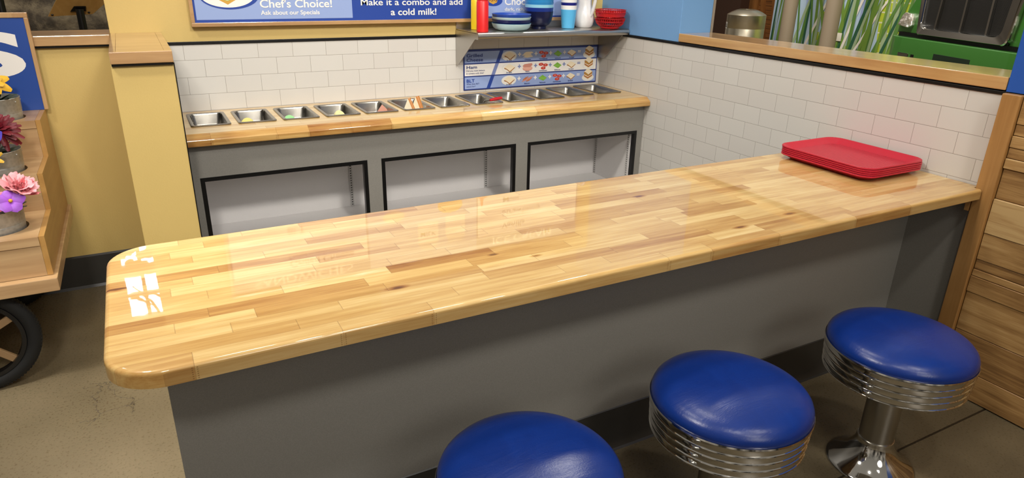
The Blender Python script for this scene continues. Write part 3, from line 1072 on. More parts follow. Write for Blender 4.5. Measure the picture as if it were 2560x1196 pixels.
def pan_ring2(i, z, r):
    return rrect(0, 0, PW - 2 * i, PD - 2 * i, r, z, 4)


b.loft([pan_ring2(0.024, -0.053, 0.02), pan_ring2(0.015, -0.046, 0.02), pan_ring2(0.0135, 0.0004, 0.02), pan_ring2(0.001, 0.0004, 0.012), pan_ring2(0.0, 0.0015, 0.012), pan_ring2(0.0, 0.004, 0.012), pan_ring2(0.002, 0.0056, 0.012), pan_ring2(0.008, 0.0056, 0.014),
        pan_ring2(0.0125, 0.0035, 0.018), pan_ring2(0.0145, -0.002, 0.02), pan_ring2(0.0165, -0.040, 0.022), pan_ring2(0.019, -0.047, 0.022), pan_ring2(0.026, -0.050, 0.02)])
pan = b.build('food_pan', M['pan_steel'], None, 40, org=(0, 0, 0))
plab = ['empty steel food pan at the left end beside the yellow pier', 'steel food pan holding a yellow slice', 'steel food pan holding a green slice', 'steel food pan holding a cream cheese wedge',
        'steel food pan holding a pink ham triangle', 'steel food pan filled with sandwich halves', 'empty steel food pan right of the sandwich halves, left of the tongs', 'steel food pan with red-handled tongs on its rim',
        'empty steel food pan just right of the red-handled tongs', 'empty steel food pan, third from the tiled right wall', 'empty steel food pan, second from the tiled right wall', 'empty steel food pan in the corner by the tiled right wall']
for k, (cx, cy) in enumerate(PANS):
    if k == 0:
        pan.location = (cx, cy, HP)
        tag(pan, plab[0], 'pan', 'steel food pans in the back worktop')
    else:
        dup(pan, (cx, cy, HP), plab[k])
FZ = HP - 0.0498


def slice_food(name, cx, cy, rx, rz, th, rgb, label):
    """a rounded slice standing on its cut edge"""
    b_ = MB()
    pts = [(cx + rx * math.cos(PI * i / 20), FZ + rz * math.sin(PI * i / 20)) for i in range(21)]
    b_.prism(pts, 'y', cy - th / 2, cy + th / 2, 0.0015)
    return tag(b_.build(name, plain(name + '_colour', rgb, 0.5, var=0.08, vscale=60), None, 40, org=(cx, cy, FZ)), label, 'food')


slice_food('lemon_slice', -2.004, -0.215, 0.034, 0.048, 0.010, (236, 222, 128), 'yellow slice standing in the second pan from the left')
slice_food('lettuce_piece', -1.826, -0.215, 0.034, 0.046, 0.006, (160, 224, 152), 'pale green slice standing in the third pan from the left')
slice_food('cheese_wedge', -1.600, -0.215, 0.030, 0.050, 0.018, (240, 230, 168), 'cream cheese wedge standing in the fourth pan from the left')
b = MB()
b.prism([(-1.435, FZ), (-1.335, FZ), (-1.389, FZ + 0.060)], 'y', -0.212, -0.198, 0.001)
tag(b.build('ham_triangle', plain('ham_pink', (206, 146, 124), 0.45), None, 40, org=(-1.39, -0.205, FZ)), 'pink ham triangle standing in the pan left of the sandwich halves', 'food')
M['bread'] = plain('bread_crumb', (240, 226, 196), 0.8, bump=0.3, bscale=300, var=0.05, vscale=80)
M['crust'] = plain('bread_crust', (196, 128, 62), 0.7, var=0.1, vscale=60)
M['filling'] = plain('sandwich_filling', (206, 130, 96), 0.5)


def sandwich(cx, cy, wd, h, rz, lab):
    o_ = thing('sandwich_half', lab, 'sandwich', (cx, cy, FZ), 'sandwich halves in the sixth pan')
    rot = Matrix.Translation((cx, cy, FZ)) @ Matrix.Rotation(rz, 4, 'Z')
    for (y0, th, nm_) in [(-0.0165, 0.0145, 'bread_slice'), (-0.0018, 0.0036, 'filling'), (0.002, 0.0145, 'bread_slice')]:
        b_ = MB()
        tri = [(-wd / 2, 0.0), (wd / 2, 0.0), (0.0, h)]
        g = 0.002 if nm_ == 'filling' else 0.0
        vs_ = [tuple(rot @ Vector((x_, yy, z_ - (g if z_ > 0 else 0)))) for yy in (y0, y0 + th) for x_, z_ in tri]
        b_.mi = 0
        b_.faces(vs_, [(0, 1, 2), (5, 4, 3)])
        b_.mi = 1 if nm_ == 'bread_slice' else 0
        b_.faces(vs_, [(0, 3, 4, 1), (1, 4, 5, 2), (2, 5, 3, 0)])
        bmesh.ops.remove_doubles(b_.bm, verts=b_.bm.verts[:], dist=1e-6)
        b_.build(nm_, [M['bread'], M['crust']] if nm_ == 'bread_slice' else M['filling'], o_)


sandwich(-1.264, -0.235, 0.076, 0.088, math.radians(-42), 'left sandwich half standing in the pan, cut face forward')
sandwich(-1.217, -0.222, 0.072, 0.092, math.radians(-52), 'right sandwich half standing in the pan behind its neighbour')
tg = thing('serving_tongs', 'red-handled tongs resting on the rim of the eighth steel pan', 'tongs', (-0.84, -0.32, HP))
b = MB(); b.tube([(-0.872, -0.318, HP + 0.0155), (-0.835, -0.312, HP + 0.0185), (-0.800, -0.306, HP + 0.020)], [0.006, 0.0085, 0.007], 10)
b.build('handle', plain('tong_red', (176, 24, 36), 0.4), tg, 50)
b = MB(); b.tube([(-0.872, -0.318, HP + 0.0155), (-0.885, -0.29, HP + 0.010), (-0.895, -0.27, HP - 0.02)], [0.004, 0.004, 0.003], 8)
b.build('tip', M['steel'], tg, 50)

# ================================================================== WALL SHELF AND WHAT STANDS ON IT
ZS = 1.077
sh = thing('wall_shelf', 'stainless steel shelf with rolled front edge on the tiled back wall', 'shelf', (-0.46, -0.13, 1.05))
b = MB()
pr = [(-0.0005, ZS), (-0.252, ZS)]
for a in range(100, 281, 15):
    t_ = math.radians(a)
    pr.append((-0.255 + 0.016 * math.cos(t_), ZS - 0.016 + 0.016 * math.sin(t_)))
pr += [(-0.247, ZS - 0.032), (-0.247, ZS - 0.004), (-0.0005, ZS - 0.004)]
b.prism(pr, 'x', -0.912, -0.0050)
b.build('shelf_top', M['shelf_steel'], sh, 40)
b = MB(); b.box(-0.912, -0.0045, -0.006, -0.0005, ZS + 0.0003, ZS + 0.035, 0.001)
b.build('backsplash', M['shelf_steel'], sh)
for xx, dy in ((-0.9155, -0.030), (-0.0195, -0.040)):
    b = MB()
    b.prism([(-0.0055, 0.896), (dy, 0.896), (-0.236, 1.0445), (-0.271, 1.0455), (-0.271, ZS - 0.006), (-0.0055, ZS - 0.006)] if xx < -0.5 else
            [(-0.0055, 0.898), (dy - 0.035, 0.902), (-0.232, 1.0445), (-0.0055, 1.0445)], 'x', xx, xx + 0.003)
    b.build('bracket', M['shelf_steel'], sh)
b = MB()
for dz in (0.925, 0.938):
    b.lathe([(0.004, -0.0205), (0.004, -0.0195)], (0, -0.02, dz), 12, 'x')
b.build('bracket_screw', M['chrome'], sh)


def squeeze(cx, cy, rgb, lab):
    o_ = thing('squeeze_bottle', lab, 'bottle', (cx, cy, ZS), 'squeeze bottles on the steel shelf')
    m_ = plain('bottle_plastic', rgb, 0.4)
    b_ = MB(); b_.lathe([(0.027, 0.0), (0.0292, 0.002), (0.0292, 0.140), (0.027, 0.144), (0.0262, 0.146)], (cx, cy, ZS + 0.0003), 40)
    b_.build('body', m_, o_, 35)
    b_ = MB(); b_.lathe([(0.0265, 0.1462), (0.0282, 0.148), (0.0282, 0.170), (0.022, 0.176), (0.009, 0.184), (0.006, 0.215), (0.003, 0.225)], (cx, cy, ZS), 40)
    b_.build('cap', m_, o_, 35)


squeeze(-0.864, -0.2135, (214, 30, 30), 'red squeeze bottle at the left end of the steel shelf')
squeeze(-0.834, -0.085, (250, 216, 30), 'yellow squeeze bottle behind the red one on the steel shelf')

plate_lab = [((178, 206, 208), 'pale aqua plate at the bottom of the stack on the steel shelf'), ((116, 176, 216), 'thin light blue plate just above the bottom pale aqua plate'), ((20, 28, 84), 'dark navy plate in the middle of the plate stack'),
             ((188, 214, 214), 'pale aqua plate just under the top blue plate'), ((36, 72, 160), 'royal blue plate on top of the plate stack')]
PCX, PCY = -0.676, -0.163
for k, (rgb, lab) in enumerate(plate_lab):
    z0 = ZS + 0.0004 + [0, 0.005, 0.020, 0.036, 0.0465][k]
    hh = [0.034, 0.030, 0.033, 0.030, 0.033][k]
    b = MB()
    b.lathe([(0.062, 0.0), (0.080, 0.004), (0.093, 0.014), (0.0985, hh - 0.006), (0.1005, hh), (0.0985, hh), (0.0955, hh - 0.006), (0.090, 0.016), (0.078, 0.0075), (0.05, 0.0055)], (PCX, PCY, z0), 64)
    tag(b.build('plate', plain('plate_glaze', rgb, 0.3), None, 40, org=(PCX, PCY, z0)), lab, 'plate', 'plates stacked on the steel shelf')
bowl_lab = [((16, 20, 56), 'dark navy bowl at the bottom of the bowl stack'), ((24, 50, 130), 'royal blue bowl above the navy bowl'), ((150, 208, 222), 'pale aqua bowl in the middle of the bowl stack'), ((44, 128, 184), 'medium blue bowl just under the top one'), ((46, 136, 192), 'medium blue bowl on top of the bowl stack')]
BCX, BCY = -0.487, -0.1145
for k, (rgb, lab) in enumerate(bowl_lab):
    z0 = ZS + 0.0004 + [0, 0.019, 0.034, 0.046, 0.060][k]
    b = MB()
    r_ = 0.0755
    if k == 0:
        pf = [(0.038, 0.0), (0.039, 0.012), (0.045, 0.015)]
    else:
        pf = [(0.030, 0.016), (0.045, 0.019)]
    pf += [(0.057, 0.024), (0.067, 0.040), (r_ - 0.004, 0.062), (r_, 0.088), (r_ - 0.0022, 0.088), (r_ - 0.0065, 0.062), (0.063, 0.042), (0.053, 0.0275), (0.03, 0.022)]
    b.lathe(pf, (BCX, BCY, z0), 56)
    tag(b.build('bowl', plain('bowl_glaze', rgb, 0.3), None, 40, org=(BCX, BCY, z0)), lab, 'bowl', 'bowls stacked on the steel shelf')
cup_lab = [((88, 176, 222), 'light blue tumbler at the bottom of the tumbler stack'), ((238, 234, 228), 'white tumbler just above the light blue one'), ((18, 24, 112), 'navy tumbler between the two white ones'), ((238, 234, 228), 'white tumbler second from the top of the tumbler stack'), ((18, 24, 112), 'navy tumbler on top of the tumbler stack')]
CCX, CCY = -0.318, -0.138
for k, (rgb, lab) in enumerate(cup_lab):
    z0 = ZS + 0.0004 + [0, 0.021, 0.0355, 0.055, 0.071][k]
    b = MB()
    b.lathe([(0.0315, 0.0), (0.034, 0.002), (0.0425, 0.093), (0.0425, 0.096), (0.0408, 0.096), (0.0385, 0.085), (0.0318, 0.006), (0.02, 0.004)], (CCX, CCY, z0), 48)
    tag(b.build('tumbler', plain('tumbler_plastic', rgb, 0.35), None, 40, org=(CCX, CCY, z0)), lab, 'cup', 'tumblers stacked on the steel shelf')

# white pitcher
pt = thing('pitcher', 'white glossy pitcher with curved handle on the steel shelf', 'pitcher', (-0.196, -0.106, ZS))
b = MB()
cx, cy = -0.196, -0.106
prof = [(0.046, 0.0), (0.050, 0.003), (0.060, 0.016), (0.067, 0.038), (0.0655, 0.062), (0.057, 0.085), (0.048, 0.105), (0.044, 0.125), (0.046, 0.150), (0.055, 0.185), (0.060, 0.205), (0.0575, 0.205), (0.050, 0.18), (0.041, 0.150), (0.039, 0.12), (0.05, 0.07), (0.055, 0.04), (0.04, 0.008)]
rings = []
for r, h in [(r_ * 0.87, h_) for r_, h_ in prof]:
    ring = []
    for i in range(64):
        a = 2 * PI * i / 64
        f = 1 + (0.035 * math.cos(7 * a + 16 * h) if 0.02 < h < 0.16 else 0)
        sp_ = 1 + (0.35 * max(0, math.cos(a - PI)) ** 6 if h > 0.18 else 0)
        ring.append((cx + r * f * sp_ * math.cos(a), cy + r * f * math.sin(a), ZS + 0.0003 + h))
    rings.append(ring)
b.loft(rings)
M['porcelain'] = plain('white_porcelain', (232, 230, 228), 0.12, coat=0.6)
b.build('body', M['porcelain'], pt, 50)
b = MB()
hx, hy = 0.15, -0.989
b.tube([(cx + hx * q, cy + hy * q, ZS + z_) for q, z_ in ((0.042, 0.198), (0.065, 0.205), (0.082, 0.185), (0.080, 0.140), (0.069, 0.095), (0.060, 0.070), (0.050, 0.058))], [0.007, 0.0085, 0.009, 0.009, 0.0085, 0.008, 0.006], 14)
b.build('handle', M['porcelain'], pt, 50)

# red baskets
bk_lab = ['bottom red openwork basket on the right end of the steel shelf', 'middle red basket of the stack with solid rim band', 'top red openwork basket of the stack by the blue wall']


def basket_mat():
    t_ = NT('red_basket_plastic')
    t_.set(Base_Color=lin(186, 26, 30), Roughness=0.35)
    return t_.m


BM_ = basket_mat()
KX, KY = -0.1, -0.215
for k in range(3):
    z0 = ZS + 0.0004 + [0, 0.0305, 0.043][k]
    tx = 0.0
    b = MB()
    NA = 40
    R0, R1 = 0.052, 0.0985
    hts = [(0.0, 0.052), (0.014, 0.056), (0.016, 0.066), (0.028, 0.086), (0.044, 0.094), (0.050, 0.0955), (0.054, 0.0985)]

    def ring(r, h, th=0.0015):
        return [[(KX + (r + s_) * math.cos(2 * PI * i / NA), KY + (r + s_) * math.sin(2 * PI * i / NA), z0 + h + q) for i in range(NA)] for (s_, q) in ((-th, -0.001), (th, -0.001), (th, 0.0025), (-th, 0.0025))]
    # floor and foot
    b.lathe([(0.02, 0.001), (0.050, 0.0), (0.062, 0.004), (0.064, 0.014), (0.062, 0.014), (0.058, 0.004), (0.02, 0.004)], (KX, KY, z0), NA)
    for (r, h) in ((0.076, 0.019), (0.0925, 0.036), (0.0975, 0.052)):
        b.loft(ring(r, h), closed=True)
    if k == 1:
        b.lathe([(0.094, 0.032), (0.0975, 0.052), (0.0962, 0.052), (0.0928, 0.032)], (KX, KY, z0), NA, closed=True, cap0=False, cap1=False)
    for i in range(NA):
        a = 2 * PI * i / NA
        pts_ = [(KX + r * math.cos(a), KY + r * math.sin(a), z0 + h) for r, h in ((0.063, 0.012), (0.076, 0.0190), (0.086, 0.0275), (0.0945, 0.0445), (0.0972, 0.052))]
        b.tube(pts_, 0.0026, 4)
    b.loft([[(KX + r * math.cos(2 * PI * i / NA), KY + r * math.sin(2 * PI * i / NA), z0 + h) for i in range(NA)] for r, h in ((0.0968, 0.0515), (0.1025, 0.053), (0.1025, 0.0555), (0.0968, 0.0555))], closed=True)
    bmesh.ops.scale(b.bm, vec=(0.82, 0.82, 1.0), verts=b.bm.verts[:], space=Matrix.Translation((-KX, -KY, 0)))
    o = b.build('food_basket', BM_, None, 40, org=(KX, KY, z0))
    tag(o, bk_lab[k], 'basket', 'red baskets stacked on the steel shelf')

# ================================================================== SIGNS
C = {n: plain('print_' + n, c, 0.42) for n, c in {
    'navy': (30, 52, 122), 'royal': (32, 66, 152), 'sky': (146, 166, 212), 'sky2': (150, 170, 214), 'white': (238, 234, 228), 'lav': (120, 134, 186), 'cream': (240, 226, 196), 'crust': (168, 112, 52), 'gold': (206, 158, 62),
    'red': (198, 62, 48), 'pink': (226, 170, 150), 'pinkd': (206, 140, 122), 'green': (120, 176, 60), 'lgreen': (160, 206, 96), 'bacon': (186, 110, 66), 'plate': (232, 230, 222), 'shade': (196, 198, 204), 'yellow': (240, 200, 70), 'brown': (120, 76, 40)}.items()}


class Flat:
    """flat printed shapes on the back wall, stacked in thin layers"""

    def __init__(s, y, names):
        s.mb = MB()
        s.y = y
        s.names = list(names)
        s.k = 0
        s.lines = []

    def poly(s, pts, col):
        if col not in s.names:
            s.names.append(col)
        s.mb.mi = s.names.index(col)
        y = s.y - 0.00012 * s.k
        s.k += 1
        s.mb.faces([(p[0], y, p[1]) for p in pts], [tuple(range(len(pts)))])

    def oval(s, cx, cz, rx, rz, col, n=28):
        s.poly([(cx + rx * math.cos(2 * PI * i / n), cz + rz * math.sin(2 * PI * i / n)) for i in range(n)], col)

    def rect(s, x0, x1, z0, z1, col):
        s.poly([(x0, z0), (x1, z0), (x1, z1), (x0, z1)], col)

    def text(s, txt, x, z, cap, width, col, bold=0.02):
        """each line of writing is a part of its own"""
        m_ = MB()
        text(m_, txt, (x, s.y, z), (1, 0, 0), (0, 0, 1), cap, width, bold)
        s.lines.append((m_, col))

    def build_lines(s, parent):
        for m_, col in s.lines:
            m_.build('lettering', C[col], parent, recalc=False)

    def build(s, name, parent):
        return s.mb.build(name, [C[n] for n in s.names], parent, recalc=False)


def slice_pic(f, cx, cz, s=1.0):
    f.poly([(cx - 0.033 * s, cz + 0.000 * s), (cx - 0.030 * s, cz - 0.006 * s), (cx - 0.016 * s, cz - 0.010 * s), (cx + 0.002 * s, cz - 0.024 * s), (cx + 0.010 * s, cz - 0.021 * s), (cx + 0.034 * s, cz - 0.002 * s), (cx + 0.033 * s, cz + 0.004 * s)], 'crust')
    f.poly([(cx - 0.033 * s, cz + 0.002 * s), (cx - 0.016 * s, cz - 0.005 * s), (cx + 0.003 * s, cz - 0.019 * s), (cx + 0.034 * s, cz + 0.003 * s), (cx + 0.018 * s, cz + 0.012 * s), (cx - 0.004 * s, cz + 0.020 * s), (cx - 0.020 * s, cz + 0.012 * s)], 'cream')


def picture(kind, cx, cz, y, parent):
    f = Flat(y, [])
    nm_ = kind + '_picture'
    if kind == 'plated_bread':
        nm_ = 'bread_picture'
        f.oval(cx, cz, 0.046, 0.026, 'plate'); f.oval(cx, cz + 0.001, 0.036, 0.019, 'white'); slice_pic(f, cx + 0.002, cz + 0.002)
    elif kind == 'bread':
        slice_pic(f, cx, cz, 0.88)
    elif kind == 'cheese':
        for (dx, dz) in ((0.006, 0.009), (-0.004, 0.0), (0.004, -0.010)):
            f.poly([(cx + dx - 0.034, cz + dz - 0.003), (cx + dx - 0.004, cz + dz - 0.007), (cx + dx + 0.030, cz + dz - 0.001), (cx + dx + 0.020, cz + dz + 0.006), (cx + dx - 0.016, cz + dz + 0.006)], 'cream')
    elif kind == 'tomato':
        for (dx, dz) in ((-0.013, 0.009), (0.016, 0.004), (0.002, -0.012)):
            f.oval(cx + dx, cz + dz, 0.0155, 0.0082, 'red'); f.oval(cx + dx, cz + dz + 0.0005, 0.0045, 0.0022, 'pink')
    elif kind == 'lettuce':
        f.poly([(cx - 0.028, cz - 0.001), (cx - 0.008, cz - 0.012), (cx + 0.006, cz - 0.017), (cx + 0.028, cz - 0.002), (cx + 0.012, cz + 0.008), (cx - 0.001, cz + 0.016), (cx - 0.013, cz + 0.008)], 'green')
        for q in range(5):
            xx = cx - 0.018 + 0.008 * q
            f.poly([(xx, cz - 0.008), (xx + 0.002, cz - 0.009), (xx + 0.006, cz + 0.004), (xx + 0.004, cz + 0.005)], 'lgreen')
    elif kind == 'ham':
        f.oval(cx + 0.001, cz - 0.010, 0.031, 0.013, 'pinkd'); f.oval(cx + 0.001, cz - 0.007, 0.031, 0.012, 'pink')
        f.poly([(cx - 0.032, cz + 0.004), (cx - 0.020, cz - 0.003), (cx + 0.016, cz - 0.003), (cx + 0.032, cz + 0.008), (cx + 0.028, cz + 0.018), (cx + 0.010, cz + 0.017), (cx - 0.020, cz + 0.014)], 'pinkd')
    elif kind == 'bacon':
        for q in range(9):
            dx, dz = -0.022 + 0.0055 * q, -0.006 + 0.003 * ((q * 3) % 5)
            f.poly([(cx + dx - 0.012, cz + dz - 0.007), (cx + dx - 0.007, cz + dz - 0.011), (cx + dx + 0.014, cz + dz + 0.004), (cx + dx + 0.010, cz + dz + 0.007)], 'bacon' if q % 2 else 'pinkd')
    elif kind == 'sandwich':
        f.oval(cx, cz - 0.012, 0.041, 0.021, 'plate'); f.oval(cx, cz - 0.011, 0.033, 0.016, 'white')
        for q, cc in enumerate(['cream', 'crust', 'bacon', 'cream', 'crust', 'gold']):
            zz = cz - 0.016 + 0.0045 * q
            f.poly([(cx - 0.028, zz + 0.007), (cx, zz - 0.008), (cx + 0.030, zz + 0.007), (cx + 0.030, zz + 0.011), (cx, zz - 0.003), (cx - 0.028, zz + 0.011)], cc)
        slice_pic(f, cx, cz + 0.020, 0.86)
    return f.build(nm_, parent)


ms = thing('instruction_sign', 'blue and white sandwich chart screwed below the steel shelf', 'sign', (-0.446, -0.003, 0.757))
b = MB(); b.box(-0.8725, -0.0206, -0.006, -0.0002, 0.757, 0.9685, 0.0008, 1)
b.build('sign_board', C['navy'], ms)
YS = -0.0062
for (z0, z1, cc) in ((0.8990, 0.9585, 'sky'), (0.8325, 0.8925, 'white'), (0.7640, 0.8265, 'sky')):
    f = Flat(YS, [cc])
    f.rect(-0.8665, -0.0265, z0, z1, cc)

    def xd(z): return -0.7385 + (z - 0.7602) * (0.080 / 0.198)
    f.poly([(xd(z0), z0), (xd(z0) + 0.0215, z0), (xd(z1) + 0.0215, z1), (xd(z1), z1)], 'lav' if cc == 'white' else 'royal')
    f.build('row_band', ms)
f = Flat(YS - 0.0022, ['royal'])
f.text('Grilled', -0.8562, 0.9305, 0.0165, 0.093, 'navy', 0.014)
f.text('Cheese', -0.8562, 0.9075, 0.0165, 0.0955, 'navy', 0.014)
f.text('Ham', -0.8565, 0.8705, 0.0155, 0.061, 'navy', 0.014)
f.text('Did you want lettuce', -0.8583, 0.8560, 0.0078, 0.109, 'navy', 0.0)
f.text('& tomato with that?', -0.8583, 0.8420, 0.0078, 0.104, 'navy', 0.0)
f.text('BLT', -0.8565, 0.7990, 0.0170, 0.047, 'royal', 0.014)
f.text('What does BLT', -0.8570, 0.7870, 0.0074, 0.075, 'navy', 0.0)
f.text('stand for?', -0.8570, 0.7735, 0.0074, 0.052, 'navy', 0.0)
COLX = [-0.6013, -0.4861, -0.3863, -0.2916, -0.1992]
ROWZ = [0.9310, 0.8660, 0.8005]
CAPT = [('bread', 'cheese', 'tomatoes', 'lettuce', 'bread'), ('bread', 'ham', 'tomatoes', 'lettuce', 'bread'), ('bread', 'bacon', 'lettuce', 'tomatoes', 'bread')]
CW = {'bread': 0.032, 'cheese': 0.039, 'tomatoes': 0.053, 'lettuce': 0.038, 'ham': 0.024, 'bacon': 0.034}
for r in range(3):
    for c_ in range(5):
        wd = CAPT[r][c_]
        f.text(wd, COLX[c_] - CW[wd] / 2, ROWZ[r] - 0.0290, 0.0078, CW[wd], 'navy', 0.012)
f.build_lines(ms)
for r in range(3):
    for c_, xx in enumerate([-0.5375, -0.4340, -0.3390, -0.2470]):
        f = Flat(YS - 0.0006, ['lav' if r == 1 else 'white'])
        cc = f.names[0]
        zc, p_, q_, t_ = ROWZ[r] + 0.0037, 0.0100, 0.0105, 0.0030
        f.poly([(xx - p_, zc - t_), (xx - t_, zc - t_), (xx - t_, zc - q_), (xx + t_, zc - q_), (xx + t_, zc - t_), (xx + p_, zc - t_), (xx + p_, zc + t_), (xx + t_, zc + t_), (xx + t_, zc + q_), (xx - t_, zc + q_), (xx - t_, zc + t_), (xx - p_, zc + t_)], cc)
        f.build('plus_sign', ms)
    f = Flat(YS - 0.0006, ['lav' if r == 1 else 'white'])
    for dz in (0.0005, 0.0075):
        f.rect(-0.1575, -0.1370, ROWZ[r] + dz, ROWZ[r] + dz + 0.0042, f.names[0])
    f.build('equals_sign', ms)
KIND = {'cheese': 'cheese', 'tomatoes': 'tomato', 'lettuce': 'lettuce', 'ham': 'ham', 'bacon': 'bacon', 'bread': 'bread'}
for r in range(3):
    for c_ in range(5):
        kd = 'plated_bread' if c_ == 0 else KIND[CAPT[r][c_]]
        picture(kd, COLX[c_], ROWZ[r] - (0.003 if c_ == 0 else 0.0), YS - 0.0007, ms)
    picture('sandwich', -0.0795, ROWZ[r] - 0.002, YS - 0.0007, ms)

# big menu board
mb_ = thing('menu_board', 'large blue wood-framed menu board on the yellow wall above the shelf', 'sign', (-1.13, -0.015, 1.11))
ZF0, ZF1 = 1.1105, 1.665
XF0, XF1 = -2.157, -0.104
b = MB()
b.box(XF0, XF1, -0.036, 0.0035, ZF0, ZF0 + 0.017, 0.002)
b.box(XF0, XF1, -0.036, 0.0035, ZF1 - 0.017, ZF1, 0.002)
b.box(XF0, XF0 + 0.015, -0.036, 0.0035, ZF0 + 0.017, ZF1 - 0.017, 0.002)
b.box(XF1 - 0.015, XF1, -0.036, 0.0035, ZF0 + 0.017, ZF1 - 0.017, 0.002)
b.build('frame', M['maple_x'], mb_)
b = MB(); b.box(XF0 + 0.015, XF1 - 0.015, -0.026, 0.0030, ZF0 + 0.017, ZF1 - 0.017)
b.build('board', C['royal'], mb_)
YM = -0.0265
f = Flat(YM, ['sky'])
f.rect(-2.1335, -1.4545, 1.1385, 1.285, 'sky')
f.rect(-2.1335, -1.4545, 1.290, 1.385, 'white')
f.rect(-2.1335, -1.4545, 1.390, 1.455, 'sky2')
f.rect(-2.1335, -1.4545, 1.460, 1.570, 'white')
f.build('sandwich_panel', mb_)
f = Flat(YM, ['sky'])
f.rect(-1.444, -0.806, 1.235, 1.640, 'sky2')
f.build('milk_panel', mb_)
f = Flat(YM, ['sky'])
f.rect(-0.7985, -0.128, 1.1355, 1.315, 'sky')
f.rect(-0.7985, -0.128, 1.320, 1.565, 'white')
f.build('ice_cream_panel', mb_)
f = Flat(YM - 0.0010, ['white'])
f.text("Chef's Choice!", -1.8683, 1.1875, 0.034, 0.3195, 'white', 0.016)
f.text('Ask about our Specials', -1.8684, 1.1570, 0.0185, 0.260, 'white', 0.018)
f.text('Make it a combo and add', -1.4123, 1.1945, 0.029, 0.5255, 'white', 0.012)
f.text('a cold milk!', -1.267, 1.1485, 0.0305, 0.2375, 'white', 0.016)
f.text('Chocolate', -0.6445, 1.1920, 0.036, 0.235, 'white', 0.016)
f.text('dark, rich,', -0.644, 1.1630, 0.0165, 0.118, 'white', 0.012)
f.text('SANDWICHES', -2.04, 1.590, 0.042, 0.50, 'white', 0.012)
f.text('Grilled Cheese', -1.860, 1.516, 0.034, 0.330, 'royal', 0.010)
f.text('Cooked to perfection', -1.864, 1.484, 0.020, 0.250, 'royal', 0.0)
f.text('Ham', -1.850, 1.405, 0.034, 0.10, 'white', 0.016)
f.text('BLT', -1.855, 1.334, 0.036, 0.085, 'royal', 0.010)
f.text('Bacon, lettuce & tomato', -1.86, 1.302, 0.018, 0.28, 'royal', 0.0)
f.text('ICE CREAM', -0.700, 1.585, 0.040, 0.40, 'white', 0.012)
f.text('Vanilla', -0.642, 1.500, 0.034, 0.155, 'royal', 0.010)
f.text('Strawberry', -0.640, 1.422, 0.034, 0.26, 'royal', 0.010)
f.text('Mint', -0.637, 1.340, 0.034, 0.112, 'royal', 0.010)
f.text('MILK', -1.150, 1.478, 0.028, 0.095, 'royal', 0.010)
f.build_lines(mb_)
f = Flat(YM - 0.0005, ['royal'])
f.oval(-1.9914, 1.2400, 0.123, 0.0595, 'royal', 48)
f.oval(-1.9975, 1.2430, 0.112, 0.0545, 'white', 48)
f.poly([(-2.062, 1.235), (-2.001, 1.2005), (-1.945, 1.232), (-1.945, 1.26), (-2.062, 1.26)], 'gold')
f.poly([(-2.030, 1.2235), (-2.001, 1.2155), (-1.972, 1.2235), (-2.001, 1.235)], 'green')
f.poly([(-2.014, 1.2205), (-2.001, 1.2172), (-1.988, 1.2205), (-2.001, 1.2245)], 'cream')
f.build('sandwich_picture', mb_)
f = Flat(YM - 0.0005, ['royal'])
f.oval(-0.7105, 1.2115, 0.052, 0.0255, 'royal', 40)
f.poly([(-0.755, 1.250), (-0.735, 1.205), (-0.712, 1.1955), (-0.690, 1.205), (-0.684, 1.250)], 'gold')
for q in range(5):
    f.poly([(-0.748 + 0.012 * q, 1.2085 + 0.003 * (q % 2)), (-0.742 + 0.012 * q, 1.2085 + 0.003 * (q % 2)), (-0.738 + 0.012 * q, 1.2165), (-0.744 + 0.012 * q, 1.2165)], 'brown')
f.build('ice_cream_picture', mb_)
for (xa, za) in ((-1.165, 1.42), (-1.00, 1.40)):
    f = Flat(YM - 0.0004, ['white'])
    f.rect(xa, xa + 0.12, za, za + 0.12, 'white')
    f.poly([(xa, za + 0.12), (xa + 0.12, za + 0.12), (xa + 0.10, za + 0.165), (xa + 0.02, za + 0.165)], 'shade')
    f.build('milk_picture', mb_)
f = Flat(YM - 0.0004, ['gold'])
f.oval(-0.97, 1.34, 0.075, 0.045, 'gold')
f.build('cookie_picture', mb_)
f = Flat(YM - 0.0004, ['cream'])
f.oval(-1.30, 1.36, 0.06, 0.035, 'cream')
f.build('cookie_picture', mb_)

# ================================================================== STOOLS
t = NT('blue_vinyl')
po = t.obj()
n1 = t.noise(po, 9, 5, 0.6, 1.5)
n2 = t.noise(po, 260, 3, 0.6)
t.set(Base_Color=t.ramp(n1, [(0.35, lin(10, 43, 116)), (0.65, lin(12, 47, 123))]), Roughness=0.29)
w1 = t.noise(t.mapping(po, (6, 30, 10), rot=(0, 0, 0.5)), 1.0, 5, 0.7, 1.0)
hh = t.math('ADD', t.math('MULTIPLY', w1, 0.8), t.math('MULTIPLY', n2, 0.2))
t.bump(hh, 0.16, 0.006)
M['vinyl'] = t.m
st = thing('bar_stool', 'x', 'stool', (0, 0, 0), 'blue diner stools along the front bar')
b = MB()
zr = 0.403
pp = [(0.05, zr - 0.012), (0.176, zr - 0.012), (0.188, zr - 0.004), (0.1915, zr + 0.006), (0.1915, zr + 0.014), (0.188, zr + 0.023), (0.180, zr + 0.032), (0.166, zr + 0.040), (0.145, zr + 0.0465), (0.115, zr + 0.0525), (0.08, zr + 0.0565), (0.04, zr + 0.0588), (0.008, zr + 0.0595)]
b.lathe(pp, n=72)
b.build('seat_cushion', M['vinyl'], st, 60)
b = MB()
pb = [(0.06, zr - 0.0905), (0.178, zr - 0.0905), (0.184, zr - 0.086)]
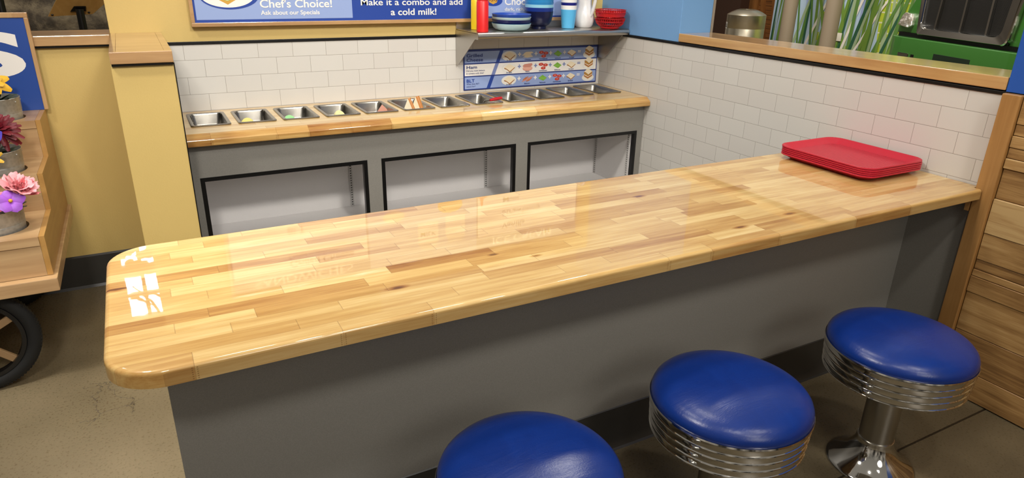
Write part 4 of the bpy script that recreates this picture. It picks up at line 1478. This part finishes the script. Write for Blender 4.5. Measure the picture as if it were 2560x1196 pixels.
for k in range(4):
    z0 = zr - 0.084 + 0.0205 * k
    r0 = 0.1855 + 0.0014 * k
    pb += [(r0 + 0.0006, z0 - 0.0012), (r0 + 0.0026, z0), (r0 + 0.0033, z0 + 0.0016), (r0 + 0.0026, z0 + 0.0032), (r0 + 0.0004, z0 + 0.0046), (r0 + 0.0002, z0 + 0.0115), (r0 + 0.0010, z0 + 0.0180)]
pb += [(0.1935, zr - 0.002), (0.1955, zr + 0.0005), (0.1940, zr + 0.004), (0.1895, zr + 0.003), (0.185, zr - 0.006)]
b.lathe(pb, n=96)
b.build('chrome_band', M['chrome'], st, 30)
b = MB(); b.lathe([(0.0475, 0.093), (0.0475, zr - 0.0908)], n=48)
b.build('column', M['steel'], st, 40)
b = MB()
b.lathe([(0.047, 0.097), (0.0505, 0.0965), (0.0515, 0.093), (0.0515, 0.088), (0.0535, 0.080), (0.0590, 0.066), (0.0700, 0.048), (0.0850, 0.032), (0.1020, 0.019), (0.1150, 0.011), (0.1210, 0.007), (0.1235, 0.003), (0.1235, 0.0003)], n=72)
b.build('base_flange', M['chrome'], st, 50)
st.location = (-0.618, -2.412, 0)
st['label'] = 'blue diner stool nearest the wood wall, its chrome base in view'
dup(st, (-1.239, -2.384, 0), 'middle blue diner stool between its two neighbours, chrome band in view')
dup(st, (-1.812, -2.400, 0), 'leftmost blue diner stool, only the top of its seat in view')

# ================================================================== FLOWER CART
cart = thing('flower_cart', 'stepped maple flower cart with blue sign and black wheels at far left', 'cart', (-3.4, -0.45, 0))
XS = -2.745
XE = -4.3
b = MB()
side = [(-0.048, 0.40), (-0.048, 0.8075), (-0.285, 0.8075), (-0.285, 0.6695), (-0.55, 0.6695), (-0.55, 0.5365), (-0.84, 0.5365), (-0.84, 0.40)]
b.prism(side, 'x', XS - 0.016, XS)
b.build('side_panel', M['cart_side'], cart)
POT = [(-2.889, -0.196), (-2.889, -0.452), (-2.889, -0.702)]


def tread(yb, yf, z, pot, rh):
    """a step board with a round cut-out for the pot"""
    b_ = MB()
    x0_, x1_ = XE, XS - 0.0163
    n = 40
    hole = [(pot[0] + rh * math.cos(2 * PI * i / n), pot[1] + rh * math.sin(2 * PI * i / n)) for i in range(n)]
    xm0, xm1 = pot[0] - 0.098, min(pot[0] + 0.098, x1_ - 0.001)
    sq = []
    for (hx, hy) in hole:
        dx, dy = hx - pot[0], hy - pot[1]
        kx = (xm1 - pot[0]) / dx if dx > 1e-9 else ((xm0 - pot[0]) / dx if dx < -1e-9 else 1e9)
        ky = (yb - pot[1]) / dy if dy > 1e-9 else ((yf - pot[1]) / dy if dy < -1e-9 else 1e9)
        k_ = min(kx, ky)
        sq.append((pot[0] + dx * k_, pot[1] + dy * k_))
    # add the square's corners by snapping the nearest samples
    for cxn in ((xm0, yb), (xm1, yb), (xm0, yf), (xm1, yf)):
        j = min(range(n), key=lambda q: (sq[q][0] - cxn[0]) ** 2 + (sq[q][1] - cxn[1]) ** 2)
        sq[j] = cxn
    for (zz, ) in ((z,), (z - 0.03,)):
        vs_ = [(p[0], p[1], zz) for p in sq] + [(p[0], p[1], zz) for p in hole]
        b_.faces(vs_, [(i, (i + 1) % n, n + (i + 1) % n, n + i) for i in range(n)])
    b_.loft([[(p[0], p[1], z) for p in hole], [(p[0], p[1], z - 0.03) for p in hole]], False, False)
    for (xa, xb) in ((x0_, xm0), (xm1, x1_)):
        for zz in (z, z - 0.03):
            b_.quad((xa, yb, zz), (xb, yb, zz), (xb, yf, zz), (xa, yf, zz))
    b_.quad((x0_, yf, z), (x1_, yf, z), (x1_, yf, z - 0.03), (x0_, yf, z - 0.03))
    b_.quad((x1_, yf, z), (x1_, yb, z), (x1_, yb, z - 0.03), (x1_, yf, z - 0.03))
    b_.quad((x0_, yf, z), (x0_, yb, z), (x0_, yb, z - 0.03), (x0_, yf, z - 0.03))
    b_.quad((x0_, yb, z), (x1_, yb, z), (x1_, yb, z - 0.03), (x0_, yb, z - 0.03))
    bmesh.ops.remove_doubles(b_.bm, verts=b_.bm.verts[:], dist=1e-5)
    b_.build('step_board', M['cart'], cart)


tread(-0.048, -0.290, 0.808, POT[0], 0.092)
tread(-0.285, -0.555, 0.670, POT[1], 0.092)
tread(-0.55, -0.845, 0.537, POT[2], 0.092)
for (yr, z0, z1) in ((-0.285, 0.6702, 0.7778), (-0.55, 0.5372, 0.6398), (-0.84, 0.40, 0.5068)):
    b = MB(); b.box(XE, XS - 0.0165, yr, yr + 0.015, z0, z1)
    b.build('riser', M['cart'], cart)
b = MB(); b.box(XE, XS - 0.0165, -0.048, -0.04, 0.40, 0.7778)
b.build('back_panel', M['cart_side'], cart)
b = MB()
b.box(XE, XS + 0.012, -0.872, -0.0475, 0.352, 0.3985, 0.003)
b.build('bottom_tray', M['cart'], cart)
# sign of the cart
sgn = MB()
XR = -2.731
b = MB()
b.box(XE, XR, -0.076, -0.060, 1.160, 1.179, 0.002)
b.box(XR - 0.0145, XR, -0.076, -0.060, 0.8085, 1.160, 0.002)
sf = b.build('sign_frame', M['maple_z'], cart)
b = MB(); b.box(XE, XR - 0.0145, -0.072, -0.0605, 0.8085, 1.160)
sp_ = b.build('sign_panel', plain('cart_sign_blue', (36, 72, 150), 0.4), cart)
b = MB()
text(b, 'S', (-2.985, -0.0722, 0.950), (1, 0, 0), (0, 0, 1), 0.1680, 0.2135, 0.035)
b.build('lettering', C['white'], sp_, recalc=False)
# wheel
for (yw, nmw) in ((-0.80, 0), (-0.13, 1)):
    wc = (-3.012, yw, 0.1905)
    b = MB()
    R_, r_ = 0.165, 0.0235
    b.lathe([(R_ + r_ * math.cos(2 * PI * i / 16), r_ * 0.95 * math.sin(2 * PI * i / 16)) for i in range(16)], wc, 72, 'y', closed=True, cap0=False, cap1=False)
    for i in range(90):
        a = 2 * PI * i / 90
        for sgn_ in (-1, 1):
            b.M = Matrix.Translation(wc) @ Matrix.Rotation(-a, 4, 'Y')
            b.box(R_ + r_ - 0.004, R_ + r_ - 0.0005, sgn_ * 0.007 - 0.005, sgn_ * 0.007 + 0.005, -0.0025, 0.0025)
    b.M = None
    wh = b.build('wheel', plain('black_tyre', (13, 13, 12), 0.75, bump=0.2, bscale=80) if nmw == 0 else bpy.data.materials['black_tyre'], cart, 50)
    b = MB()
    b.lathe([(0.145, -0.016), (0.148, -0.010), (0.148, 0.010), (0.145, 0.016), (0.132, 0.016), (0.129, 0.0), (0.132, -0.016)], wc, 64, 'y', closed=True, cap0=False, cap1=False)
    b.build('rim', plain('black_rim', (16, 16, 17), 0.25) if nmw == 0 else bpy.data.materials['black_rim'], wh, 40)
    b = MB()
    for k in range(5):
        a = 0.505 + 2 * PI * k / 5
        b.M = Matrix.Translation(wc) @ Matrix.Rotation(-a, 4, 'Y')
        b.box(0.02, 0.131, -0.006, 0.006, -0.012, 0.012, 0.002)
    b.M = None
    b.build('spokes', plain('beige_spoke', (150, 120, 84), 0.5) if nmw == 0 else bpy.data.materials['beige_spoke'], wh)
    b = MB(); b.lathe([(0.024, -0.022), (0.026, -0.018), (0.026, 0.018), (0.024, 0.022)], wc, 32, 'y')
    b.build('hub', M['black'], wh, 40)
b = MB(); b.tube([(-3.012, -0.80, 0.1905), (-3.012, -0.13, 0.1905)], 0.010, 12)
b.build('axle', M['black'], cart, 50)
for yy in (-0.765, -0.165):
    b = MB()
    b.prism([(-3.10, 0.3515), (-2.90, 0.3515), (-2.965, 0.175), (-3.06, 0.175)], 'y', yy - 0.008, yy + 0.008)
    b.build('axle_bracket', M['cart'], cart)

# ---- pots with flowers
t = NT('galvanised_steel')
v = t.node('TexVoronoi'); t.put(v.inputs['Vector'], t.obj()); v.inputs['Scale'].default_value = 90
t.set(Base_Color=t.ramp(t.math('ADD', t.math('MULTIPLY', v.outputs['Distance'], 0.7), t.math('MULTIPLY', t.noise(t.obj(), 40, 4), 0.5)), [(0.2, lin(158, 157, 150)), (0.8, lin(180, 180, 174))]), Metallic=0.75, Roughness=0.42)
t.b.inputs['Metallic'].default_value = 0.6
M['galv'] = t.m
M['soil'] = plain('dark_pot_inside', (22, 20, 16), 0.9)
M['leaf'] = plain('dark_leaf', (44, 66, 36), 0.5, var=0.3, vscale=30)


def petal(mb, base, axis, out, L, w, tilt, curl, rag=0.0, cup=0.15, rng=random):
    """one curved petal: starts at base, leans from the flower axis by tilt and curls on"""
    axis = Vector(axis).normalized(); out = Vector(out).normalized()
    side_ = axis.cross(out).normalized()
    NU, NV = 6, 4
    vs_ = []
    p_ = Vector(base)
    ang = tilt
    for i in range(NU + 1):
        u_ = i / NU
        d = axis * math.cos(ang) + out * math.sin(ang)
        nrm = out * math.cos(ang) - axis * math.sin(ang)
        if i:
            p_ = p_ + d * (L / NU)
        ang += curl / NU
        ww = w * (0.22 + 1.0 * math.sin(PI * min(1, u_ ** 0.8 * 0.92)) * 0.78)
        for j in range(NV + 1):
            s_ = (j / NV - 0.5) * 2
            q = p_ + side_ * (s_ * ww * 0.5) - nrm * (cup * ww * (1 - s_ * s_) * 0.5)
            if rag and i >= NU - 1:
                q += d * rng.uniform(-rag, rag)
            vs_.append(tuple(q))
    fs_ = [(i * (NV + 1) + j, i * (NV + 1) + j + 1, (i + 1) * (NV + 1) + j + 1, (i + 1) * (NV + 1) + j) for i in range(NU) for j in range(NV)]
    mb.faces(vs_, fs_)


def bloom(name, parent, c, axis, layers, mat, seed, rag=0.0):
    rng = random.Random(seed)
    b_ = MB()
    axis = Vector(axis).normalized()
    a = axis.cross(Vector((0.3, 0.2, 0.9))).normalized()
    e_ = axis.cross(a)
    for (n, L, w, tilt, curl, cup) in layers:
        o_ = rng.random() * 6
        for k in range(n):
            th = o_ + 2 * PI * k / n + rng.uniform(-0.15, 0.15)
            d = a * math.cos(th) + e_ * math.sin(th)
            petal(b_, Vector(c) + d * 0.003, axis, d, L * rng.uniform(0.88, 1.1), w * rng.uniform(0.9, 1.1), tilt + rng.uniform(-0.1, 0.1), curl, rag, cup, rng)
    return b_.build(name, mat, parent, 80, recalc=False)


def leaf_mesh(parent, specs):
    for (c, axis, out, L, w, tilt, curl) in specs:
        b_ = MB()
        petal(b_, c, axis, out, L, w, tilt, curl, 0, 0.12)
        b_.build('leaf', M['leaf'], parent, 80, recalc=False)


def pot(k, lab, dz):
    px_, py_ = POT[k]
    zt = [0.808, 0.670, 0.537][k]
    z0 = zt - 0.026
    o_ = thing('potted_flowers', lab, 'potted flowers', (px_, py_, z0), 'flower pots on the cart steps')
    b_ = MB()
    H_ = dz + 0.026
    pf = [(0.078, 0.0), (0.083, 0.002), (0.084, 0.03), (0.0855, 0.045), (0.0845, 0.048), (0.0857, 0.051), (0.0848, 0.054), (0.0860, 0.057), (0.087, H_ - 0.004), (0.0885, H_ - 0.001), (0.0875, H_ + 0.0005), (0.0855, H_ - 0.002), (0.0825, 0.05)]
    b_.lathe([(r, h) for r, h in pf], (px_, py_, z0), 56, cap1=False)
    for i in range(8):
        a = 2 * PI * i / 8 - 0.5
        b_.ball((px_ + 0.087 * math.cos(a), py_ + 0.087 * math.sin(a), z0 + H_ - 0.015), 0.0028, n=8, m=6)
    b_.build('bucket', M['galv'], o_, 40)
    b_ = MB(); b_.lathe([(0.005, H_ - 0.016), (0.0835, H_ - 0.018), (0.0835, H_ - 0.03), (0.005, H_ - 0.03)], (px_, py_, z0), 40)
    b_.build('pot_filling', M['soil'], o_)
    return o_, Vector((px_, py_, z0 + H_))


p1, top1 = pot(0, 'galvanised pot with yellow flowers on the top cart step', 0.078)
p2, top2 = pot(1, 'galvanised pot with burgundy dahlia on the middle cart step', 0.076)
p3, top3 = pot(2, 'galvanised pot with pink peony and purple pansy on the lowest cart step', 0.076)
M['pet_yellow'] = plain('yellow_petal', (226, 176, 34), 0.5, var=0.12, vscale=25)
M['pet_red'] = plain('burgundy_petal', (108, 12, 28), 0.5, var=0.25, vscale=25)
M['pet_pink'] = plain('pink_petal', (242, 166, 172), 0.5, var=0.14, vscale=30)
M['pet_coral'] = plain('coral_petal', (236, 128, 134), 0.5, var=0.14, vscale=30)
M['pet_purple'] = plain('purple_petal', (158, 84, 200), 0.5, var=0.2, vscale=30)
M['pet_violet'] = plain('violet_petal', (92, 76, 190), 0.5, var=0.2, vscale=30)
M['pet_pansy'] = plain('pansy_pink_petal', (226, 110, 140), 0.5, var=0.2, vscale=30)
M['pet_white'] = plain('pansy_white_petal', (240, 222, 220), 0.5)
M['pollen'] = plain('flower_centre', (220, 168, 50), 0.7)


def heart(parent, c, r):
    b_ = MB(); b_.ball(c, r, n=12, m=8)
    b_.build('flower_centre', M['pollen'], parent, 60)


def stem(parent, c0, c1):
    b_ = MB(); m_ = (Vector(c0) + Vector(c1)) / 2 + Vector((0.006, 0.004, 0.004))
    b_.tube([c0, tuple(m_), c1], 0.0025, 6)
    b_.build('stem', M['leaf'], parent, 60)


c = (-2.872, -0.215, 0.945)
bloom('flower', p1, c, (0.35, -0.75, 0.55), [(8, 0.056, 0.034, 1.35, 0.45, 0.2), (6, 0.036, 0.024, 0.8, 0.3, 0.25)], M['pet_yellow'], 3)
heart(p1, (c[0] + 0.002, c[1] - 0.008, c[2] + 0.006), 0.009); stem(p1, (-2.88, -0.195, 0.86), c)
leaf_mesh(p1, [((-2.875 + 0.02 * math.cos(a), -0.21 + 0.02 * math.sin(a), 0.868), (0, 0, 1), (math.cos(a), math.sin(a), 0), 0.06, 0.03, 0.9, 0.5) for a in (-2.2, -1.5, -0.9, -0.3, 0.6)] + [((-2.88, -0.20, 0.87), (0, 0, 1), (0.2, -1, 0), 0.085, 0.045, 0.5, 0.5), ((-2.87, -0.19, 0.868), (0, 0, 1), (1, -0.5, 0), 0.07, 0.03, 0.8, 0.5), ((-2.90, -0.19, 0.868), (0, 0, 1), (-1, -0.5, 0), 0.08, 0.035, 0.7, 0.5)])
c = (-2.852, -0.475, 0.820)
bloom('flower', p2, c, (0.30, -0.60, 0.75), [(16, 0.082, 0.024, 1.75, 0.35, 0.3), (15, 0.072, 0.023, 1.35, 0.3, 0.35), (13, 0.060, 0.020, 0.95, 0.25, 0.4), (10, 0.046, 0.017, 0.55, 0.2, 0.4), (7, 0.032, 0.013, 0.2, 0.2, 0.4)], M['pet_red'], 8)
stem(p2, (-2.88, -0.452, 0.72), c)
c = (-2.862, -0.565, 0.790)
bloom('flower', p2, c, (0.1, -0.5, 0.86), [(4, 0.050, 0.028, 0.9, -0.5, 0.3), (3, 0.040, 0.022, 0.3, 0.2, 0.3)], M['pet_violet'], 2)
stem(p2, (-2.90, -0.46, 0.72), c)
bloom('flower', p2, (-2.872, -0.575, 0.745), (0.2, -0.8, 0.3), [(6, 0.034, 0.016, 1.2, 0.3, 0.2)], M['pet_yellow'], 12)
leaf_mesh(p2, [((-2.875 + 0.02 * math.cos(a), -0.465 + 0.02 * math.sin(a), 0.728), (0, 0, 1), (math.cos(a), math.sin(a), 0), 0.055, 0.028, 0.9, 0.5) for a in (-2.4, -1.7, -1.1, -0.4, 0.4)] + [((-2.87, -0.455, 0.725), (0, 0, 1), (0.8, -0.8, 0), 0.06, 0.028, 0.8, 0.6), ((-2.88, -0.44, 0.725), (0, 0, 1), (0.9, 0.2, 0), 0.065, 0.03, 0.6, 0.5), ((-2.90, -0.47, 0.725), (0, 0, 1), (-0.4, -1, 0), 0.06, 0.028, 0.8, 0.6)])
c = (-2.800, -0.735, 0.668)
bloom('flower', p3, c, (0.45, -0.25, 0.86), [(9, 0.062, 0.052, 1.35, -0.5, 0.35), (8, 0.054, 0.046, 0.95, -0.4, 0.4), (6, 0.042, 0.036, 0.5, -0.3, 0.45)], M['pet_pink'], 6, 0.006)
bloom('flower', p3, (c[0] + 0.012, c[1] - 0.004, c[2] - 0.006), (0.8, -0.2, 0.5), [(7, 0.05, 0.03, 0.8, -0.2, 0.4)], M['pet_coral'], 16, 0.006)
stem(p3, (-2.87, -0.70, 0.585), c)
c = (-2.818, -0.785, 0.648)
bloom('flower', p3, c, (0.25, -0.85, 0.45), [(5, 0.038, 0.040, 1.35, 0.2, 0.2)], M['pet_purple'], 5)
heart(p3, (c[0] + 0.002, c[1] - 0.006, c[2] + 0.004), 0.006); stem(p3, (-2.86, -0.72, 0.585), c)
c = (-2.868, -0.785, 0.650)
bloom('flower', p3, c, (0.1, -0.9, 0.4), [(5, 0.040, 0.040, 1.35, 0.2, 0.2)], M['pet_pansy'], 9)
bloom('flower', p3, (c[0], c[1] - 0.004, c[2] + 0.002), (0.1, -0.9, 0.4), [(3, 0.024, 0.022, 1.2, 0.2, 0.2)], M['pet_white'], 19)
heart(p3, (c[0] + 0.001, c[1] - 0.010, c[2] + 0.003), 0.005); stem(p3, (-2.88, -0.71, 0.585), c)
leaf_mesh(p3, [((-2.86 + 0.02 * math.cos(a), -0.71 + 0.02 * math.sin(a), 0.585), (0, 0, 1), (math.cos(a), math.sin(a), 0), 0.062, 0.026, 0.75, 0.7) for a in (-2.6, -2.0, -1.4, -0.8, -0.2, 0.5, 2.4)])

# ================================================================== BEYOND THE LEFT SILL
rd = thing('reading_stand', 'plywood reading panel on a black post in front of the rocks', 'stand', (-2.64, 1.5, 0))
lo = [(-2.801, 1.60, 1.052), (-2.574, 1.60, 1.064), (-2.497, 1.560, 1.128), (-2.490, 1.50, 1.30), (-2.640, 1.50, 1.30)]
b = MB()
nn = Vector((0, 0.93, 0.37)).normalized() * 0.016
b.faces([p_ for p_ in lo] + [tuple(Vector(p_) + nn) for p_ in lo], [(0, 1, 2, 3, 4), (9, 8, 7, 6, 5)] + [(i, (i + 1) % 5, 5 + (i + 1) % 5, 5 + i) for i in range(5)])
b.build('panel', M['cart_side'], rd)
b = MB(); b.tube([(-2.638, 1.535, 0.0), (-2.634, 1.535, 1.096)], 0.021, 20)
b.build('post', M['black'], rd, 50)
b = MB(); b.faces([(-2.685, 1.584, 1.082), (-2.605, 1.584, 1.084), (-2.600, 1.566, 1.112), (-2.660, 1.566, 1.112), (-2.685, 1.572, 1.080), (-2.605, 1.572, 1.082), (-2.600, 1.554, 1.110), (-2.660, 1.554, 1.110)],
                  [(0, 1, 2, 3), (7, 6, 5, 4), (0, 4, 5, 1), (1, 5, 6, 2), (2, 6, 7, 3), (3, 7, 4, 0)])
b.build('mounting_plate', M['black'], rd)
for (bx, by, bz) in ((-2.779, 1.594, 1.062), (-2.592, 1.592, 1.074), (-2.685, 1.548, 1.175)):
    b = MB(); b.ball((bx, by, bz), 0.007, 0.007, 0.005, 12, 8)
    b.build('bolt', M['black'], rd, 50)
b = MB(); b.tube([(-3.005, 1.5, 0.0), (-3.005, 1.5, 1.30)], 0.021, 20)
tag(b.build('black_post', M['black'], None, 50, org=(-3.005, 1.5, 0)), 'black post behind the blue cart sign at the left edge', 'post')

# ================================================================== BEYOND THE PASS-THROUGH
bn = thing('recycling_bin', 'brushed steel recycling bin with domed lid beyond the sill', 'bin', (5.0, 3.68, 0))
t = NT('bin_steel')
t.set(Base_Color=lin(206, 196, 174), Metallic=1.0, Roughness=0.30)
M['bin'] = t.m
BR = 0.254
b = MB(); b.lathe([(BR, 0.0), (BR, 0.66), (BR - 0.002, 0.663), (BR - 0.002, 0.667), (BR, 0.67), (BR, 0.832)], (5.0, 3.68, 0), 72)
b.build('body', M['bin'], bn, 40)
b = MB(); b.lathe([(BR, 0.8325), (BR + 0.001, 0.836), (BR - 0.01, 0.846), (0.20, 0.872), (0.14, 0.898), (0.10, 0.908), (0.085, 0.906), (0.083, 0.86), (0.02, 0.86)], (5.0, 3.68, 0), 72)
b.build('lid', M['bin'], bn, 40)
f_a = math.atan2(-3.36 - 3.68, -2.39 - 5.0)      # direction from the bin to the viewer


def wrap(x_, z_, off):
    a_ = f_a - 1.93 + x_ / BR
    return (5.0 + (BR + off) * math.cos(a_), 3.68 + (BR + off) * math.sin(a_), 0.655 + z_)


b = MB()
vs = [wrap(0.20 * i / 12, z_, 0.0012) for z_ in (0.0, 0.085) for i in range(13)]
b.faces(vs, [(i, i + 1, 13 + i + 1, 13 + i) for i in range(12)])
lb = b.build('sticker', C['white'], bn, recalc=False)
b = MB()
text(b, 'RECYCLE', (0, 0, 0), (1, 0, 0), (0, 0, 1), 0.042, 0.185, 0.02, fn=lambda x_, z_: wrap(0.008 + x_, 0.02 + z_, 0.0022))
b.build('lettering', M['black'], lb, recalc=False)

b = MB(); b.box(6.572, 6.585, 3.346, 3.455, 0.475, 0.588, 0.004)
tag(b.build('outlet_plate', plain('outlet_plastic', (222, 214, 196), 0.4), None, 30, org=(6.58, 3.4, 0.53)), 'white outlet plate on the grass mural', 'outlet')

trk = thing('truck', 'glossy green truck front with chrome framed grille beyond the sill', 'truck', (5.0, 1.5, 0), None, math.radians(-110))
M['green'] = plain('green_truck_paint', (54, 110, 40), 0.3, coat=1.0)
CT = 0.955
hood = [(0.0, 0.795), (0.003, 0.88), (0.035, 0.945), (0.085, 1.005), (0.17, 1.14), (0.28, 1.36), (0.40, 1.70)]
hood = hood + [(2 * CT - x_, z_) for x_, z_ in reversed(hood)]
b = MB(); b.prism(hood, 'y', 0.012, 1.40, 0.02, 3)
b.build('hood', M['green'], trk, 40)
N_ = 8


def rquad(cs, rad, y):
    """quad with rounded corners, same vertex count each time"""
    out_ = []
    n = len(cs)
    for i in range(n):
        p0, p1, p2 = Vector(cs[i - 1]), Vector(cs[i]), Vector(cs[(i + 1) % n])
        a_ = p1 + (p0 - p1).normalized() * rad[i]
        c2 = p1 + (p2 - p1).normalized() * rad[i]
        for k in range(N_ + 1):
            t_ = k / N_
            q = a_.lerp(p1, t_).lerp(p1.lerp(c2, t_), t_)
            out_.append((q.x, y, q.y))
    return out_


oc = [(0.378, 0.805), (1.532, 0.805), (1.62, 1.66), (0.29, 1.66)]
ic = [(0.418, 0.880), (1.440, 0.880), (1.50, 1.58), (0.385, 1.58)]
b = MB()
b.loft([rquad(oc, (0.03, 0.06, 0.1, 0.1), 0.03), rquad(oc, (0.03, 0.06, 0.1, 0.1), -0.045), rquad([(p_[0] + s1 * 0.008, p_[1] + s2 * 0.008) for p_, s1, s2 in zip(oc, (1, -1, -1, 1), (1, 1, -1, -1))], (0.03, 0.06, 0.1, 0.1), -0.055),
        rquad([(p_[0] - s1 * 0.010, p_[1] - s2 * 0.010) for p_, s1, s2 in zip(ic, (1, -1, -1, 1), (1, 1, -1, -1))], (0.06, 0.09, 0.1, 0.1), -0.050), rquad(ic, (0.06, 0.09, 0.1, 0.1), -0.035), rquad(ic, (0.06, 0.09, 0.1, 0.1), 0.03)], closed=True)
b.build('grille_surround', M['chrome'], trk, 40)
t = NT('grille_mesh')
br = t.node('TexBrick')
t.put(br.inputs['Vector'], t.node('CombineXYZ').outputs[0])
cb = br.inputs['Vector'].links[0].from_node
so = t.node('SeparateXYZ'); t.t.links.new(t.obj(), so.inputs[0])
t.t.links.new(so.outputs[0], cb.inputs[0]); t.t.links.new(so.outputs[2], cb.inputs[1])
br.inputs['Scale'].default_value = 1.0
br.inputs['Brick Width'].default_value = 0.021
br.inputs['Row Height'].default_value = 0.0105
br.inputs['Mortar Size'].default_value = 0.0011
br.inputs['Mortar Smooth'].default_value = 0.1
br.inputs['Color1'].default_value = (0.004, 0.004, 0.004, 1)
br.inputs['Color2'].default_value = (0.004, 0.004, 0.004, 1)
br.inputs['Mortar'].default_value = lin(52, 49, 45)
t.set(Base_Color=br.outputs['Color'], Roughness=0.4)
b = MB(); b.box(0.36, 1.52, -0.004, 0.008, 0.86, 1.60)
b.build('grille', t.m, trk)
for (u0, u1) in ((0.602, 0.640), (0.940, 0.940), (1.262, 1.250)):
    b = MB(); b.prism([(u0 - 0.011, 0.878), (u0 + 0.011, 0.878), (u1 + 0.011, 1.585), (u1 - 0.011, 1.585)], 'y', -0.034, -0.006)
    b.build('grille_bar', M['chrome'], trk)
b = MB(); b.box(0.05, 1.86, 0.0, 0.05, 0.70, 0.81)
b.build('shadow_gap', M['black'], trk)
b = MB()
b.prism([(0.03, 0.0), (0.015, -0.01), (0.025, -0.04), (0.065, -0.075), (0.13, -0.095), (0.25, -0.105), (1.66, -0.105), (1.78, -0.095), (1.845, -0.075), (1.885, -0.04), (1.895, -0.01), (1.88, 0.0)], 'z', 0.40, 0.770, 0.022, 3)
b.build('bumper', M['green'], trk, 40)
b = MB(); b.box(0.762, 1.245, -0.1065, -0.098, 0.55, 0.655, 0.003)
b.build('plate_recess', plain('dark_recess', (16, 34, 20), 0.5), trk)
for s_ in (0, 1):
    fx = lambda u_: u_ if s_ == 0 else 2 * CT - u_
    b = MB()
    xa, xb = sorted((fx(0.245), fx(0.405)))
    b.box(xa, xb, -0.112, -0.09, 0.555, 0.615, 0.006)
    b.build('fog_lamp', M['chrome'], trk)
    b = MB()
    xa, xb = sorted((fx(0.44), fx(0.49)))
    b.box(xa, xb, -0.1068, -0.098, 0.575, 0.612, 0.002)
    b.build('tow_hole', M['black'], trk)
    b = MB()
    hl = [(0.030, 0.880), (0.200, 0.855), (0.245, 0.880), (0.252, 0.960), (0.215, 1.000), (0.120, 1.012), (0.085, 0.985)]
    b.prism([(fx(u_), z_) for u_, z_ in hl], 'y', -0.030, 0.02, 0.012, 3)
    hlm = bpy.data.materials.get('headlight_lens')
    if not hlm:
        t = NT('headlight_lens')
        n1 = t.noise(t.mapping(t.obj(), (14, 14, 40)), 1.0, 4, 0.7, 1.2)
        t.set(Base_Color=t.ramp(n1, [(0.32, lin(120, 112, 100)), (0.45, lin(232, 222, 202)), (0.65, lin(244, 244, 248))]), Metallic=0.8, Roughness=0.12, Coat_Weight=1.0, Coat_Roughness=0.02)
        t.bump(n1, 0.6, 0.03)
        hlm = t.m
    b.build('headlight', hlm, trk, 50)
    b = MB(); b.lathe([(0.20, 0.42 - 0.13), (0.34, 0.42 - 0.11), (0.36, 0.42), (0.34, 0.42 + 0.11), (0.20, 0.42 + 0.13)], (fx(0.22), 0.0, 0.3605), 40, 'y')
    b.M = None
    b.build('tyre', M['black'], trk, 50)
